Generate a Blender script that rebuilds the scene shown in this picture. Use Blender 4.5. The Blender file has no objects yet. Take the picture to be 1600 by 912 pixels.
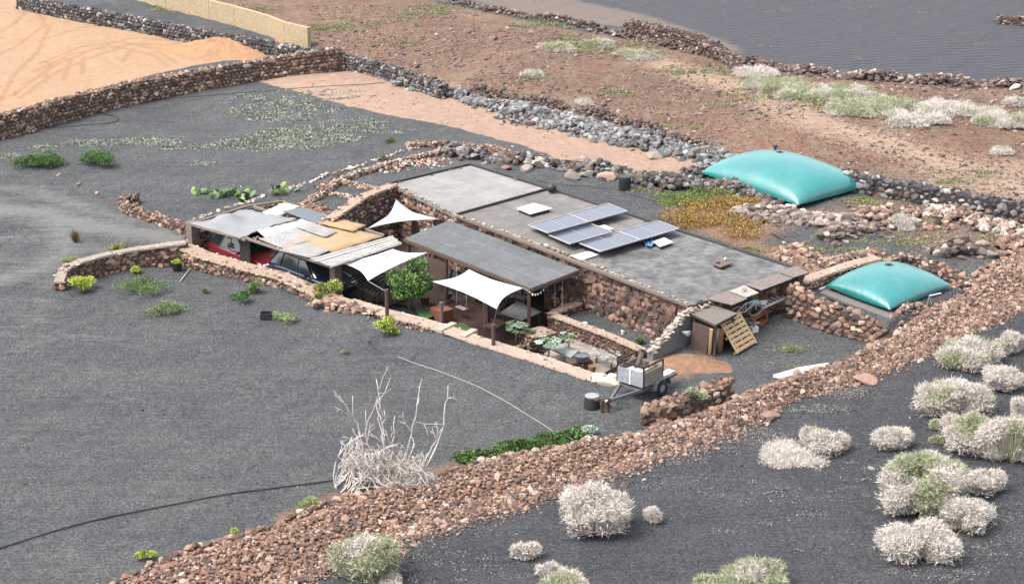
import bpy, math, random
import numpy as np
# ------------------------------------------------------------------ camera, light
sc = bpy.context.scene
F_PX, PITCH, CAM_H = 3111.0, math.radians(19.5), 26.0
cam_d = bpy.data.cameras.new('camera'); cam = bpy.data.objects.new('camera', cam_d)
sc.collection.objects.link(cam); sc.camera = cam
cam_d.sensor_width = 36; cam_d.lens = 36*F_PX/1600; cam_d.clip_end = 20000; cam_d.clip_start = 0.5
cam.location = (0, 0, CAM_H); cam.rotation_euler = (math.pi/2-PITCH, 0, 0)
SUN_EL, SUN_AZ = math.radians(58), math.radians(250)      # azimuth clockwise from +Y (left, a little in front of the far side)
w = bpy.data.worlds.new('World'); sc.world = w; w.use_nodes = True
nt = w.node_tree; bg = nt.nodes['Background']
sky = nt.nodes.new('ShaderNodeTexSky'); sky.sky_type = 'NISHITA'; sky.sun_disc = False
sky.sun_elevation = SUN_EL; sky.sun_rotation = SUN_AZ; sky.air_density = 1.0; sky.dust_density = 4.0; sky.ozone_density = 1.0
hs = nt.nodes.new('ShaderNodeHueSaturation'); hs.inputs['Saturation'].default_value = .35
nt.links.new(sky.outputs[0], hs.inputs['Color']); nt.links.new(hs.outputs[0], bg.inputs[0]); bg.inputs[1].default_value = 0.15
sd = bpy.data.lights.new('sun', 'SUN'); sd.energy = 1.0; sd.angle = math.radians(35); sd.color = (1, .95, .89)
so = bpy.data.objects.new('sun', sd); sc.collection.objects.link(so)
so.rotation_euler = (math.pi/2-SUN_EL, 0, -SUN_AZ+math.pi)
sc.view_settings.view_transform = 'Standard'; sc.view_settings.look = 'None'
sc.view_settings.exposure = 2.06; sc.view_settings.gamma = 1; sc.view_settings.use_curve_mapping = False
sc.cycles.max_bounces = 6; sc.cycles.diffuse_bounces = 4; sc.cycles.transparent_max_bounces = 4
rng = np.random.default_rng(7); random.seed(7)
# ------------------------------------------------------------------ geometry of the place
def P(px, py, z=0.0):
    """point of the place seen at that spot of the photograph, at height z"""
    x = (px-800)/F_PX; y = -(py-456)/F_PX
    dz = -math.sin(PITCH)+y*math.cos(PITCH); dy = math.cos(PITCH)+y*math.sin(PITCH)
    t = (z-CAM_H)/dz
    return np.array([x*t, dy*t, z])
_ctl = [(100,600,0),(400,550,0),(700,600,0),(100,850,0),(500,700,0),(900,620,0),(1200,580,0),(1250,530,0),(1150,600,0),(1300,720,0),(1500,650,0),
 (1500,850,0),(800,850,0),(0,300,0),(100,400,0),(200,350,.1),(850,270,1.0),(1000,320,1.0),(700,230,.8),(560,260,.5),(400,290,.35),(300,250,.25),(200,200,.1),
 (1150,350,1.0),(1300,360,.9),(1240,300,1.0),(1200,280,1.0),(1500,330,.9),(1220,412,.8),(1450,380,.6),(1600,400,.3),(1290,400,.7),(300,100,.2),(900,100,1.5),
 (1300,180,1.6),(1300,50,1.3),(600,30,1.2),(0,50,.3),(600,140,.8),(1350,530,0),(1400,560,0),(500,560,0),(600,520,0),(800,560,0),(330,450,0),(220,440,0),
 (1500,480,0),(1600,560,0),(300,400,0)]
CP = np.array([list(P(a,b,c)) for a,b,c in _ctl])
def hbase(x, y):
    x = np.asarray(x,float); y = np.asarray(y,float)
    num = 0; den = 0
    for cx,cy,cz in CP:
        w_ = 1.0/(((x-cx)**2+(y-cy)**2)+1.5)**1.7
        num = num+w_*cz; den = den+w_
    und = .05*np.sin(x*.37+1)*np.cos(y*.29)+.03*np.sin(x*.9+y*.7)+.015*np.sin(x*2.3-y*1.9)
    return num/den+und*np.clip(1,0,1)
def T(px, py, dz=0.0):
    """same, on the terrain (dz above it)"""
    z = .3
    for _ in range(8):
        p = P(px, py, z+dz); z = float(hbase(p[0], p[1]))
    return P(px, py, z+dz)
def TP(pts, dz=0.0): return np.array([T(a,b,dz) for a,b in pts])
def PP(pts, z=0.0): return np.array([P(a,b,z) for a,b in pts])
def resample(pl, step):
    pl = np.asarray(pl,float); d = np.r_[0,np.cumsum(np.linalg.norm(np.diff(pl[:,:2],axis=0),axis=1))]
    n = max(2,int(d[-1]/step)+1); s = np.linspace(0,d[-1],n)
    return np.stack([np.interp(s,d,pl[:,k]) for k in range(pl.shape[1])],1)
def inside(x, y, poly):
    r = np.zeros(np.shape(x),bool); n = len(poly)
    for i in range(n):
        x1,y1 = poly[i][:2]; x2,y2 = poly[(i+1)%n][:2]
        c = ((y1>y)!=(y2>y)) & (x < (x2-x1)*(y-y1)/((y2-y1) if y2!=y1 else 1e-9)+x1); r ^= c
    return r
def dist_line(x, y, pl, closed=False):
    d = np.full(np.shape(x),1e9); n = len(pl)
    for i in range(n if closed else n-1):
        ax,ay = pl[i][:2]; bx,by = pl[(i+1)%n][:2]; L = (bx-ax)**2+(by-ay)**2+1e-9
        t = np.clip(((x-ax)*(bx-ax)+(y-ay)*(by-ay))/L,0,1)
        d = np.minimum(d,np.hypot(x-ax-t*(bx-ax),y-ay-t*(by-ay)))
    return d
def sdist(x, y, poly):
    d = dist_line(x,y,poly,True); return np.where(inside(x,y,poly),d,-d)
GAIN = 3.2
def lin(c):
    c = np.asarray(c,float)/255; return np.where(c<.04045,c/12.92,((c+.055)/1.055)**2.4)
def C(r, g, b, k=1.0): return np.minimum(lin((r,g,b))/GAIN*k, .8)
def CC(lst, k=1.0): return np.array([C(*c,k=k) for c in lst])
# ------------------------------------------------------------------ objects
def mesh_obj(name, V, Fc, mat, root=None, col=None, smooth=False, origin=None, meta=None):
    V = np.asarray(V,float)
    if root is not None: og = ORIG[root.name]
    elif origin is not None: og = np.asarray(origin,float)
    else:
        og = np.array([V[:,0].mean(),V[:,1].mean(),V[:,2].min()])
    me = bpy.data.meshes.new(name); V2 = (V-og).astype(np.float32)
    if isinstance(Fc,np.ndarray):
        k = Fc.shape[1]; me.vertices.add(len(V2)); me.vertices.foreach_set('co',V2.ravel())
        me.loops.add(Fc.size); me.loops.foreach_set('vertex_index',Fc.astype(np.int32).ravel())
        me.polygons.add(len(Fc)); me.polygons.foreach_set('loop_start',np.arange(0,Fc.size,k,dtype=np.int32))
        me.update(calc_edges=True)
    else: me.from_pydata([tuple(v) for v in V2],[],[tuple(int(i) for i in f) for f in Fc])
    if col is not None:
        a = me.color_attributes.new('Col','FLOAT_COLOR','POINT')
        c4 = np.ones((len(V2),4),np.float32); c4[:,:3] = col; a.data.foreach_set('color',c4.ravel())
    me.polygons.foreach_set('use_smooth',np.full(len(me.polygons),smooth))
    me.materials.append(mat); me.validate()
    o = bpy.data.objects.new(name,me); sc.collection.objects.link(o)
    if root is not None: o.parent = root; ORIG[o.name] = og
    else: o.location = og; ORIG[o.name] = og
    if meta: tag(o,**meta)
    return o
ORIG = {}
def tag(o, label=None, cat=None, group=None, kind=None):
    if label: o['label'] = label
    if cat: o['category'] = cat
    if group: o['group'] = group
    if kind: o['kind'] = kind
    return o
def thing(name, loc, label, cat, group=None):
    o = bpy.data.objects.new(name,None); sc.collection.objects.link(o); o.empty_display_size = .2
    o.location = loc; ORIG[o.name] = np.asarray(loc,float); return tag(o,label,cat,group)
class MB:
    def __init__(s): s.v = []; s.f = []
    def add(s, V, Fs):
        n = len(s.v); s.v += [tuple(p) for p in V]; s.f += [tuple(n+i for i in f) for f in Fs]; return s
    def hexa(s, b, t):          # bottom 4, top 4 (same order, counter-clockwise seen from above)
        return s.add(list(b)+list(t),[(3,2,1,0),(4,5,6,7),(0,1,5,4),(1,2,6,5),(2,3,7,6),(3,0,4,7)])
    def box(s, c, ax, ay, az):  # centre and three half-axis vectors
        c,ax,ay,az = [np.asarray(q,float) for q in (c,ax,ay,az)]
        q = [(-1,-1),(1,-1),(1,1),(-1,1)]
        return s.hexa([c+ax*i+ay*j-az for i,j in q],[c+ax*i+ay*j+az for i,j in q])
    def rbox(s, c, sx, sy, sz, r=0): # size, rotated about z
        a = np.array([math.cos(r),math.sin(r),0]); b = np.array([-math.sin(r),math.cos(r),0])
        return s.box(c,a*sx/2,b*sy/2,(0,0,sz/2))
    def bar(s, p, q, w, h=None, up=(0,0,1)):
        p,q = np.asarray(p,float),np.asarray(q,float); h = h or w; d = q-p; L = np.linalg.norm(d); d = d/L
        u = np.asarray(up,float); 
        if abs(d@u)>.98: u = np.array([1.,0,0])
        x = np.cross(d,u); x /= np.linalg.norm(x); y = np.cross(x,d)
        return s.box((p+q)/2,x*w/2,d*L/2,y*h/2) if False else s.box((p+q)/2,d*L/2,-x*w/2,y*h/2)
    def tube(s, pts, r, n=8, caps=True):
        pts = np.asarray(pts,float); m = len(pts); r = np.full(m,r) if np.isscalar(r) else np.asarray(r); n0 = len(s.v)
        d = np.gradient(pts,axis=0); ref = np.array([0,0,1.]) 
        for i in range(m):
            t = d[i]/(np.linalg.norm(d[i])+1e-9); u = ref if abs(t@ref)<.95 else np.array([1.,0,0])
            x = np.cross(t,u); x /= np.linalg.norm(x); y = np.cross(t,x)
            for k in range(n):
                a = 2*math.pi*k/n; s.v.append(tuple(pts[i]+(x*math.cos(a)+y*math.sin(a))*r[i]))
        for i in range(m-1):
            for k in range(n): a=n0+i*n+k; b=n0+i*n+(k+1)%n; s.f.append((a,b,b+n,a+n))
        if caps: s.f.append(tuple(n0+k for k in range(n))[::-1]); s.f.append(tuple(n0+(m-1)*n+k for k in range(n)))
        return s
    def lathe(s, c, prof, n=24, top=True):   # prof: (r,z) list
        c = np.asarray(c,float); n0 = len(s.v)
        for r,z in prof:
            for k in range(n): a=2*math.pi*k/n; s.v.append((c[0]+r*math.cos(a),c[1]+r*math.sin(a),c[2]+z))
        for i in range(len(prof)-1):
            for k in range(n): a=n0+i*n+k; b=n0+i*n+(k+1)%n; s.f.append((a,b,b+n,a+n))
        s.f.append(tuple(n0+k for k in range(n))[::-1])
        if top: s.f.append(tuple(n0+(len(prof)-1)*n+k for k in range(n)))
        return s
    def slab(s, pts, th):      # four+ points, thickness downward
        pts = [np.asarray(p,float) for p in pts]; n = len(pts); a2 = sum(pts[i][0]*pts[(i+1)%n][1]-pts[(i+1)%n][0]*pts[i][1] for i in range(n))
        if a2<0: pts = pts[::-1]
        lo = [p-np.array([0,0,th]) for p in pts]
        fs = [tuple(range(n))[::-1],tuple(range(n,2*n))]+[(i,(i+1)%n,n+(i+1)%n,n+i) for i in range(n)]
        return s.add(lo+pts,fs)
    def build(s, name, mat, root=None, smooth=False, bevel=0, meta=None, origin=None):
        o = mesh_obj(name,s.v,s.f,mat,root,None,smooth,origin,meta)
        if bevel:
            m = o.modifiers.new('bevel','BEVEL'); m.width = bevel; m.segments = 2; m.limit_method = 'ANGLE'
        return o
# ------------------------------------------------------------------ materials
def nodes(name):
    m = bpy.data.materials.new(name); m.use_nodes = True; t = m.node_tree
    return m,t,t.nodes['Principled BSDF']
def N(t, typ, **kw):
    n = t.nodes.new(typ)
    for k,v in kw.items():
        if k in n.inputs.keys() if isinstance(k,str) else False: n.inputs[k].default_value = v
        else: setattr(n,k,v)
    return n
def noise(t, scale, detail=4, rough=.6, dist=0, vec=None):
    n = t.nodes.new('ShaderNodeTexNoise'); n.inputs['Scale'].default_value = scale; n.inputs['Detail'].default_value = detail
    n.inputs['Roughness'].default_value = rough; n.inputs['Distortion'].default_value = dist
    if vec is not None: t.links.new(vec,n.inputs['Vector'])
    return n.outputs['Fac']
def ramp(t, fac, stops):
    r = t.nodes.new('ShaderNodeValToRGB'); e = r.color_ramp.elements
    while len(e)<len(stops): e.new(.5)
    for i,(p,c) in enumerate(stops):
        e[i].position = p; e[i].color = (*(c if hasattr(c,'__len__') else (c,c,c)),1)
    t.links.new(fac,r.inputs[0]); return r.outputs[0]
def mixc(t, fac, a, b, mode='MIX'):
    m = t.nodes.new('ShaderNodeMix'); m.data_type = 'RGBA'; m.blend_type = mode
    for sock,v in ((m.inputs[0],fac),(m.inputs[6],a),(m.inputs[7],b)):
        if hasattr(v,'is_output'): t.links.new(v,sock)
        else: sock.default_value = v if np.isscalar(v) else (*[float(q) for q in v],1)
    return m.outputs[2]
def mth(t, op, a, b=0.0, c=0.0, clamp=False):
    m = t.nodes.new('ShaderNodeMath'); m.operation = op; m.use_clamp = clamp
    for i,v in enumerate((a,b,c)):
        if hasattr(v,'is_output'): t.links.new(v,m.inputs[i])
        else: m.inputs[i].default_value = v
    return m.outputs[0]
def objvec(t): return t.nodes.new('ShaderNodeTexCoord').outputs['Object']
def bump(t, b, h, strength=.5, dist=.05):
    n = t.nodes.new('ShaderNodeBump'); n.inputs['Strength'].default_value = strength; n.inputs['Distance'].default_value = dist
    t.links.new(h,n.inputs['Height']); t.links.new(n.outputs[0],b.inputs['Normal'])
MATS = {}
def solid(name, c, var=.25, scale=6, rough=.8, bumps=0, metal=0, spec=.3, fine=0):
    if name in MATS: return MATS[name]
    m,t,b = nodes(name); v = objvec(t); f = noise(t,scale,6,.65,vec=v)
    c = np.asarray(c,float); lo = c*(1-var); hi = np.minimum(c*(1+var),.85)
    col = ramp(t,f,[(.3,lo),(.7,hi)])
    if fine:
        f2 = noise(t,fine,3,.7,vec=v); col = mixc(t,1.0,col,ramp(t,f2,[(.3,(.65,)*3),(.7,(1.25,)*3)]),'MULTIPLY')
    t.links.new(col,b.inputs['Base Color']); b.inputs['Roughness'].default_value = rough
    b.inputs['Metallic'].default_value = metal; b.inputs['Specular IOR Level'].default_value = spec
    if bumps: bump(t,b,f,bumps,.03)
    MATS[name] = m; return m
def streaked(name, stops, rot, stretch=16, base=1.3, rough=.85):
    m,t,b = nodes(name); v = objvec(t); mp = t.nodes.new('ShaderNodeMapping'); mp.inputs['Rotation'].default_value = (0,0,rot); mp.inputs['Scale'].default_value = (1.1,stretch,2); t.links.new(v,mp.inputs[0])
    n1 = noise(t,base,6,.75,vec=mp.outputs[0]); n2 = noise(t,1.8,5,.7,vec=v); col = mixc(t,1.0,ramp(t,n1,stops),ramp(t,n2,[(.3,(.82,.81,.8)),(.7,(1.08,)*3)]),'MULTIPLY')
    t.links.new(col,b.inputs['Base Color']); b.inputs['Roughness'].default_value = rough; bump(t,b,n1,.6,.02); MATS[name] = m; return m
def attrmat(name, rough=.9, mott=.35, scale=14, bumps=.4, spec=.2, trans=0):
    if name in MATS: return MATS[name]
    m,t,b = nodes(name); a = t.nodes.new('ShaderNodeAttribute'); a.attribute_name = 'Col'
    col = a.outputs['Color']
    if mott:
        v = objvec(t); f = noise(t,scale,5,.7,vec=v)
        col = mixc(t,1.0,col,ramp(t,f,[(.3,(1-mott,)*3),(.7,(1+mott,)*3)]),'MULTIPLY')
        if bumps: bump(t,b,f,bumps,.03)
    t.links.new(col,b.inputs['Base Color']); b.inputs['Roughness'].default_value = rough
    b.inputs['Specular IOR Level'].default_value = spec
    MATS[name] = m; return m
M_STONE = attrmat('dry_stone',mott=.4,scale=22); M_LEAF = attrmat('leaf',rough=.6,mott=0,bumps=0,spec=.25)
M_TWIG = attrmat('dry_twig',rough=.85,mott=0,bumps=0,spec=.1)
# ------------------------------------------------------------------ rocks
def ico(sub):
    import bmesh
    bm = bmesh.new(); bmesh.ops.create_icosphere(bm,subdivisions=sub,radius=1)
    V = np.array([v.co[:] for v in bm.verts]); Fs = np.array([[v.index for v in f.verts] for f in bm.faces]); bm.free(); return V,Fs
def rock_set(sub, n, amp, seed):
    r = np.random.default_rng(seed); V,Fs = ico(sub); out = []
    for i in range(n):
        W = V.copy()
        for k in range(10):      # cut flats: an angular block
            d = r.normal(size=3); d /= np.linalg.norm(d); lim = r.uniform(.38,.8); p = W@d
            W -= np.outer(np.clip(p-lim,0,None),d)
        W *= 1+r.uniform(-amp,amp,(len(W),1)); out.append(W)
    return np.array(out),Fs
RK = {1:rock_set(1,24,.09,3),2:rock_set(2,24,.07,4)}
PAL = {
 'brown':([(176,134,112),(150,112,94),(196,158,136),(128,98,86),(110,92,86),(166,120,92),(140,108,98),(205,175,155),(98,80,74)],[.2,.2,.12,.14,.1,.1,.08,.04,.04]),
 'pink':([(214,178,156),(190,148,126),(170,124,102),(226,196,176),(148,112,98)],[.3,.25,.15,.15,.15]),
 'dark':([(110,106,108),(86,82,84),(136,130,130),(72,68,70),(160,150,146),(130,104,92),(186,178,172),(108,86,78)],[.2,.2,.14,.14,.08,.12,.04,.08]),
 'grey':([(136,135,138),(112,111,115),(160,158,158),(90,89,93),(190,186,182),(146,134,126)],[.25,.25,.15,.2,.05,.1]),
 'rust':([(168,124,100),(190,146,118),(140,102,84),(122,94,84),(206,168,142),(156,108,80),(104,84,78),(216,186,164)],[.22,.16,.2,.14,.07,.1,.08,.03]),
 'house':([(150,106,86),(126,90,76),(172,128,104),(104,78,70),(92,76,72),(190,150,124),(138,92,72)],[.2,.2,.14,.16,.14,.06,.1]),
 'crag':([(150,128,114),(130,110,98),(176,152,136),(108,90,82),(204,184,166)],[.3,.25,.2,.15,.1]),
 'slope':([(140,112,100),(120,96,88),(162,134,120),(180,154,138),(104,84,78)],[.3,.25,.2,.1,.15]),
 'maroon':([(122,96,88),(104,82,76),(142,114,102),(90,70,66),(172,146,132)],[.3,.25,.2,.15,.1]),
 'pale':([(226,206,186),(205,180,158),(180,160,146),(160,136,120)],[.3,.3,.2,.2]),
}
def pick(pal, n, jit=.16, k=1.15):
    c,w_ = PAL[pal]; c_ = CC(c,k); g_ = c_.mean(1,keepdims=True); c_ = (g_+(c_-g_)*.64)*1.3*np.array([1.0,1.0,.97]); cols = c_[rng.choice(len(c),n,p=np.array(w_)/sum(w_))]
    return cols*(1+rng.uniform(-jit,jit,(n,1)))*(1+rng.uniform(-.04,.04,(n,3)))
class Rocks:
    def __init__(s, lod=1): s.lod = lod; s.V=[]; s.F=[]; s.C=[]; s.n=0
    def put(s, pos, size, pal, aspect=(1,1,1), dirs=None, jit=.3, k=1.15, tumble=1.0):
        pos = np.asarray(pos,float); n = len(pos)
        if n==0: return s
        B,Fs = RK[s.lod]; var = rng.integers(0,len(B),n)
        sz = (np.full(n,size) if np.isscalar(size) else np.asarray(size))*(1+rng.uniform(-jit,jit*1.25,n))
        S = sz[:,None]*np.asarray(aspect)*(1+rng.uniform(-.18,.18,(n,3)))
        W = B[var]
        # random spin of the shape itself, then stretched along the wall, then turned to it
        q = rng.normal(size=(n,4)); q /= np.linalg.norm(q,axis=1)[:,None]; a,b,c,d = q.T
        R = np.stack([1-2*(c*c+d*d),2*(b*c-a*d),2*(b*d+a*c),2*(b*c+a*d),1-2*(b*b+d*d),2*(c*d-a*b),2*(b*d-a*c),2*(c*d+a*b),1-2*(b*b+c*c)],1).reshape(n,3,3)
        W = np.einsum('nij,nkj->nki',R,W)*S[:,None,:]
        ang = (dirs if dirs is not None else np.zeros(n))+rng.normal(0,.18,n)*tumble
        ca,sa = np.cos(ang),np.sin(ang); X = W[:,:,0]*ca[:,None]-W[:,:,1]*sa[:,None]; Y = W[:,:,0]*sa[:,None]+W[:,:,1]*ca[:,None]
        W = np.stack([X,Y,W[:,:,2]],2)+pos[:,None,:]
        nv = B.shape[1]; s.V.append(W.reshape(-1,3)); s.F.append((Fs[None]+(s.n+np.arange(n)*nv)[:,None,None]).reshape(-1,3))
        cols = pick(pal,n,k=k) if isinstance(pal,str) else pal
        s.C.append(np.repeat(cols,nv,axis=0)); s.n += n*nv; return s
    def core(s, mb, col):
        tri = []
        for f in mb.f:
            for i in range(1,len(f)-1): tri.append((f[0]+s.n,f[i]+s.n,f[i+1]+s.n))
        V = np.array(mb.v); s.V.append(V); s.F.append(np.array(tri)); s.C.append(np.tile(col,(len(V),1))); s.n += len(V); return s
    def build(s, name, root=None, meta=None, smooth=False, mat=None):
        return mesh_obj(name,np.concatenate(s.V),np.concatenate(s.F),mat or M_STONE,root,np.concatenate(s.C),smooth,meta=meta)
def wall_geo(rk, top, zb, th=.5, size=.2, pal='brown', sides=(1,-1), toppal=None, core=(120,99,88), topstones=True, cope=None, k=1.15):
    size *= .8
    core = (86,82,82) if pal=='dark' else core
    if cope is not None: cope = tuple(np.array(cope)*.75+np.array([200,184,172])*.25)
    """top: world polyline of the wall's top centre line (z = top); zb: scalar or per-vertex base height"""
    top = np.asarray(top,float); zb = np.full(len(top),zb) if np.isscalar(zb) else np.asarray(zb)
    A = resample(np.c_[top,zb],size*1.55); m = len(A)
    d = np.gradient(A[:,:2],axis=0); d /= np.linalg.norm(d,axis=1)[:,None]; nrm = np.c_[-d[:,1],d[:,0]]; ang = np.arctan2(d[:,1],d[:,0])
    mb = MB(); q = th/2-size*.45
    for i in range(m-1):
        a,b = A[i],A[i+1]; na,nb = nrm[i]*q,nrm[i+1]*q; za,zc = a[2]-size*.35,b[2]-size*.35
        mb.hexa([(a[0]-na[0],a[1]-na[1],a[3]-.1),(b[0]-nb[0],b[1]-nb[1],b[3]-.1),(b[0]+nb[0],b[1]+nb[1],b[3]-.1),(a[0]+na[0],a[1]+na[1],a[3]-.1)],
                [(a[0]-na[0],a[1]-na[1],za),(b[0]-nb[0],b[1]-nb[1],zc),(b[0]+nb[0],b[1]+nb[1],zc),(a[0]+na[0],a[1]+na[1],za)])
    rk.core(mb,C(*core))
    for e_,sg in ((0,-1),(m-1,1)):
        pos=[]; hh=A[e_,2]-A[e_,3]
        for r in range(max(1,int(hh/(size*1.2)))):
            for c in range(max(1,int(th/(size*1.2)))+1):
                o_=((c+.5)/(int(th/(size*1.2))+1)-.5)*th; pos.append((A[e_,0]+nrm[e_,0]*o_+d[e_,0]*sg*size*.15,A[e_,1]+nrm[e_,1]*o_+d[e_,1]*sg*size*.15,A[e_,3]+(r+.5)*size*1.15))
        rk.put(np.array(pos).reshape(-1,3),size*.85,pal,k=k)
    for sd_ in sides:
        pos=[];an=[]
        rows = max(1,int(np.max(A[:,2]-A[:,3])/(size*1.25)+.5))
        for r in range(rows+1):
            off = (r%2)*.5
            for i in range(m-1):
                f = off+rng.uniform(-.15,.15)*.8; x = A[i]*(1-f)+A[i+1]*f
                hh = x[2]-x[3]; z = x[3]+(r+.35)*hh/(rows+.3) if rows>0 else x[3]
                if z>x[2]-size*.3: continue
                o_ = (th/2-size*.5+rng.uniform(-.12,.18)*size)*sd_
                pos.append((x[0]+nrm[i][0]*o_,x[1]+nrm[i][1]*o_,z+rng.uniform(-.2,.2)*size)); an.append(ang[i])
        rk.put(np.array(pos).reshape(-1,3),size*.86,pal,(1.18,.7,.9),np.array(an),jit=.38,k=k)
    if topstones:
        nc = max(1,int(th/(size*1.2))); pos=[];an=[]
        for i in range(m):
            for c in range(nc):
                o_ = ((c+.5)/nc-.5)*(th-size*.3)+rng.uniform(-.15,.15)*size; f = rng.uniform(-.5,.5)*size
                pos.append((A[i,0]+nrm[i,0]*o_+d[i,0]*f,A[i,1]+nrm[i,1]*o_+d[i,1]*f,A[i,2]-size*.35+rng.uniform(-.15,.3)*size)); an.append(ang[i])
        rk.put(np.array(pos),size*.78,toppal or pal,(1.1,1,.8),np.array(an),k=k)
    if cope is not None:
        cb = MB(); q = th/2+.02
        for i in range(m-1):
            a,b = A[i],A[i+1]; na,nb = nrm[i]*q,nrm[i+1]*q; j1=rng.uniform(-.02,.02)
            cb.hexa([(a[0]-na[0],a[1]-na[1],a[2]-.06),(b[0]-nb[0],b[1]-nb[1],b[2]-.06),(b[0]+nb[0],b[1]+nb[1],b[2]-.06),(a[0]+na[0],a[1]+na[1],a[2]-.06)],
                [(a[0]-na[0]*.9,a[1]-na[1]*.9,a[2]+.02),(b[0]-nb[0]*.9,b[1]-nb[1]*.9,b[2]+.02),(b[0]+nb[0]*.9,b[1]+nb[1]*.9,b[2]+.02),(a[0]+na[0]*.9,a[1]+na[1]*.9,a[2]+.02)])
        rk.core(cb,C(*cope))
        pos=[(A[i,0]+nrm[i,0]*o_,A[i,1]+nrm[i,1]*o_,A[i,2]+.0) for i in range(m) for o_ in (-q*.93,q*.93,rng.uniform(-q,q)*.95,rng.uniform(-q,q)*.95,rng.uniform(-q,q)*.95)]; pos=[(a+rng.normal(0,.05),b+rng.normal(0,.05),c+rng.uniform(-.04,.02)) for a,b,c in pos]
        rk.put(np.array(pos),size*.42,'pink',(1.2,1,.35),k=1.25)
    return rk
def terr_top(pts, h):   # top line seen at those spots, h above the terrain
    p = TP(pts,h); return p, hbase(p[:,0],p[:,1])
def wall(name, pts, h, label, cat='stone wall', **kw):
    hs = kw.pop('hs',None); lod = kw.pop('lod',1)
    if hs is not None:
        p = np.array([T(a,b,hh) for (a,b),hh in zip(pts,hs)]); zb = p[:,2]-np.array(hs)
    else: p,zb = terr_top(pts,h)
    return wall_geo(Rocks(lod),p,zb,**kw).build(name,meta=dict(label=label,cat=cat))
def heap(rk, pts, wid, h, size, n, pal, k=1.15, aspect=(1.1,1,.85)):
    """a rough bank of tumbled stones along a ground polyline"""
    p = TP(pts); A = resample(p,.2); m = len(A); i = rng.integers(0,m,n); t = rng.normal(0,.32,n).clip(-.8,.8)
    d = np.gradient(A[:,:2],axis=0); d /= np.linalg.norm(d,axis=1)[:,None]; nr = np.c_[-d[:,1],d[:,0]]
    x = A[i,0]+nr[i,0]*t*wid+rng.uniform(-.1,.1,n); y = A[i,1]+nr[i,1]*t*wid+rng.uniform(-.1,.1,n)
    bumpy = .75+.35*np.sin(i*.35)+.2*np.sin(i*.11+2)
    z = hbase(x,y)+h*np.exp(-(t*2)**2)*rng.uniform(.0,1,n)**.5*bumpy
    s_ = size*rng.uniform(.6,1.35,n)
    return rk.put(np.c_[x,y,z],s_,pal,aspect,jit=.1,k=k)
# ------------------------------------------------------------------ the ground
PIT_Z = -1.05
# outer line of the sunken compound: front edge along the field, then round the back of the house
ROOF_Z = 1.45
pit_poly = np.array([T(288,392)[:2],T(345,408)[:2],T(440,432)[:2],T(505,462)[:2],T(560,482)[:2],T(620,505)[:2],T(700,521)[:2],T(745,532)[:2],T(840,562)[:2],T(925,592)[:2],
    T(1012,556)[:2],P(1076,478,ROOF_Z)[:2],P(1256,427,ROOF_Z)[:2],P(857,299,ROOF_Z)[:2],P(735,261,ROOF_Z)[:2],P(620,287,ROOF_Z)[:2],
    T(525,347)[:2],T(475,345)[:2],T(440,318)[:2],T(300,352)[:2]])
pad_small = PP([(1270,447),(1384,408),(1512,455),(1392,507)],.45)
flats = [(pit_poly,PIT_Z-.12)]
U_px = [(60,985),(150,920),(300,857),(420,820),(540,776),(620,756),(700,738),(820,706),(900,694),(1000,676),(1140,630),(1230,596),(1330,562),(1400,516),(1500,447),(1600,392),(1700,345)]
L_px = [(330,985),(480,905),(600,868),(640,842),(740,808),(860,775),(960,740),(1080,700),(1180,655),(1260,615),(1350,592),(1430,560),(1510,522),(1600,478),(1700,430)]
bankU = TP(U_px,.15); bankL = TP(L_px,0)
def axis(lo, hi, step, far):
    core = list(np.arange(lo,hi+1e-6,step)); g = step; a = lo; b = hi; L=[];R=[]
    while a>-far: g*=1.5; a-=g; L.append(a)
    g = step
    while b<far: g*=1.5; b+=g; R.append(b)
    return np.array(L[::-1]+core+R)
gx = axis(-40,40,.2,3000); gy = axis(44,137,.2,3000); X,Y = np.meshgrid(gx,gy)
Z = hbase(X,Y)
Z = Z+.012*np.sin(X*7+3*np.sin(Y*1.3))*np.sin(Y*6.1+2*np.sin(X*1.1))
near = (np.abs(X)<45)&(Y>40)&(Y<140)
s_pit = np.full(X.shape,-9.); s_pit[near] = sdist(X[near],Y[near],pit_poly); Z = np.where(s_pit>0,PIT_Z-.12,Z)
s_pad = np.full(X.shape,-9.); s_pad[near] = sdist(X[near],Y[near],pad_small[:,:2]); Z = np.where(s_pad>0,.45,Z)
def mask(pts, wd=.8, world=False):
    pl = pts if world else TP(pts); s_ = np.full(X.shape,-50.)
    s_[near] = sdist(X[near],Y[near],pl[:,:2]); return np.clip(.5+s_/(2*wd),0,1)
def band(pts, wid, wd=.6):
    pl = TP(pts); s_ = np.full(X.shape,50.); s_[near] = dist_line(X[near],Y[near],pl[:,:2]); return np.clip(.5+(wid/2-s_)/(2*wd),0,1)
orange = mask([(-60,-12),(60,-6),(100,12),(230,38),(350,62),(412,76),(418,84),(300,103),(150,140),(0,180),(-80,200)],.3)
pink = mask([(385,122),(440,112),(535,100),(600,112),(690,134),(800,175),(950,215),(1110,250),(1085,285),(1000,272),(930,262),(880,252),(820,228),(700,197),(610,180),(540,165),(430,135)],.5)
brown = mask([(475,62),(400,30),(250,-10),(300,-20),(600,-15),(700,8),(800,28),(985,62),(1000,40),(1150,92),(1160,105),(1330,125),(1600,140),(1720,150),(1720,440),(1600,350),(1350,290),(1270,255),(1120,245),(900,190),(760,150),(690,130),(600,112),(535,92)],.6)
trail = np.maximum(band([(1040,100),(1120,128),(1200,150),(1290,195),(1380,222),(1480,258),(1620,300)],2.2,1.6),band([(1200,165),(1240,185),(1340,210)],2.5,1.6)*.8)
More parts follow.
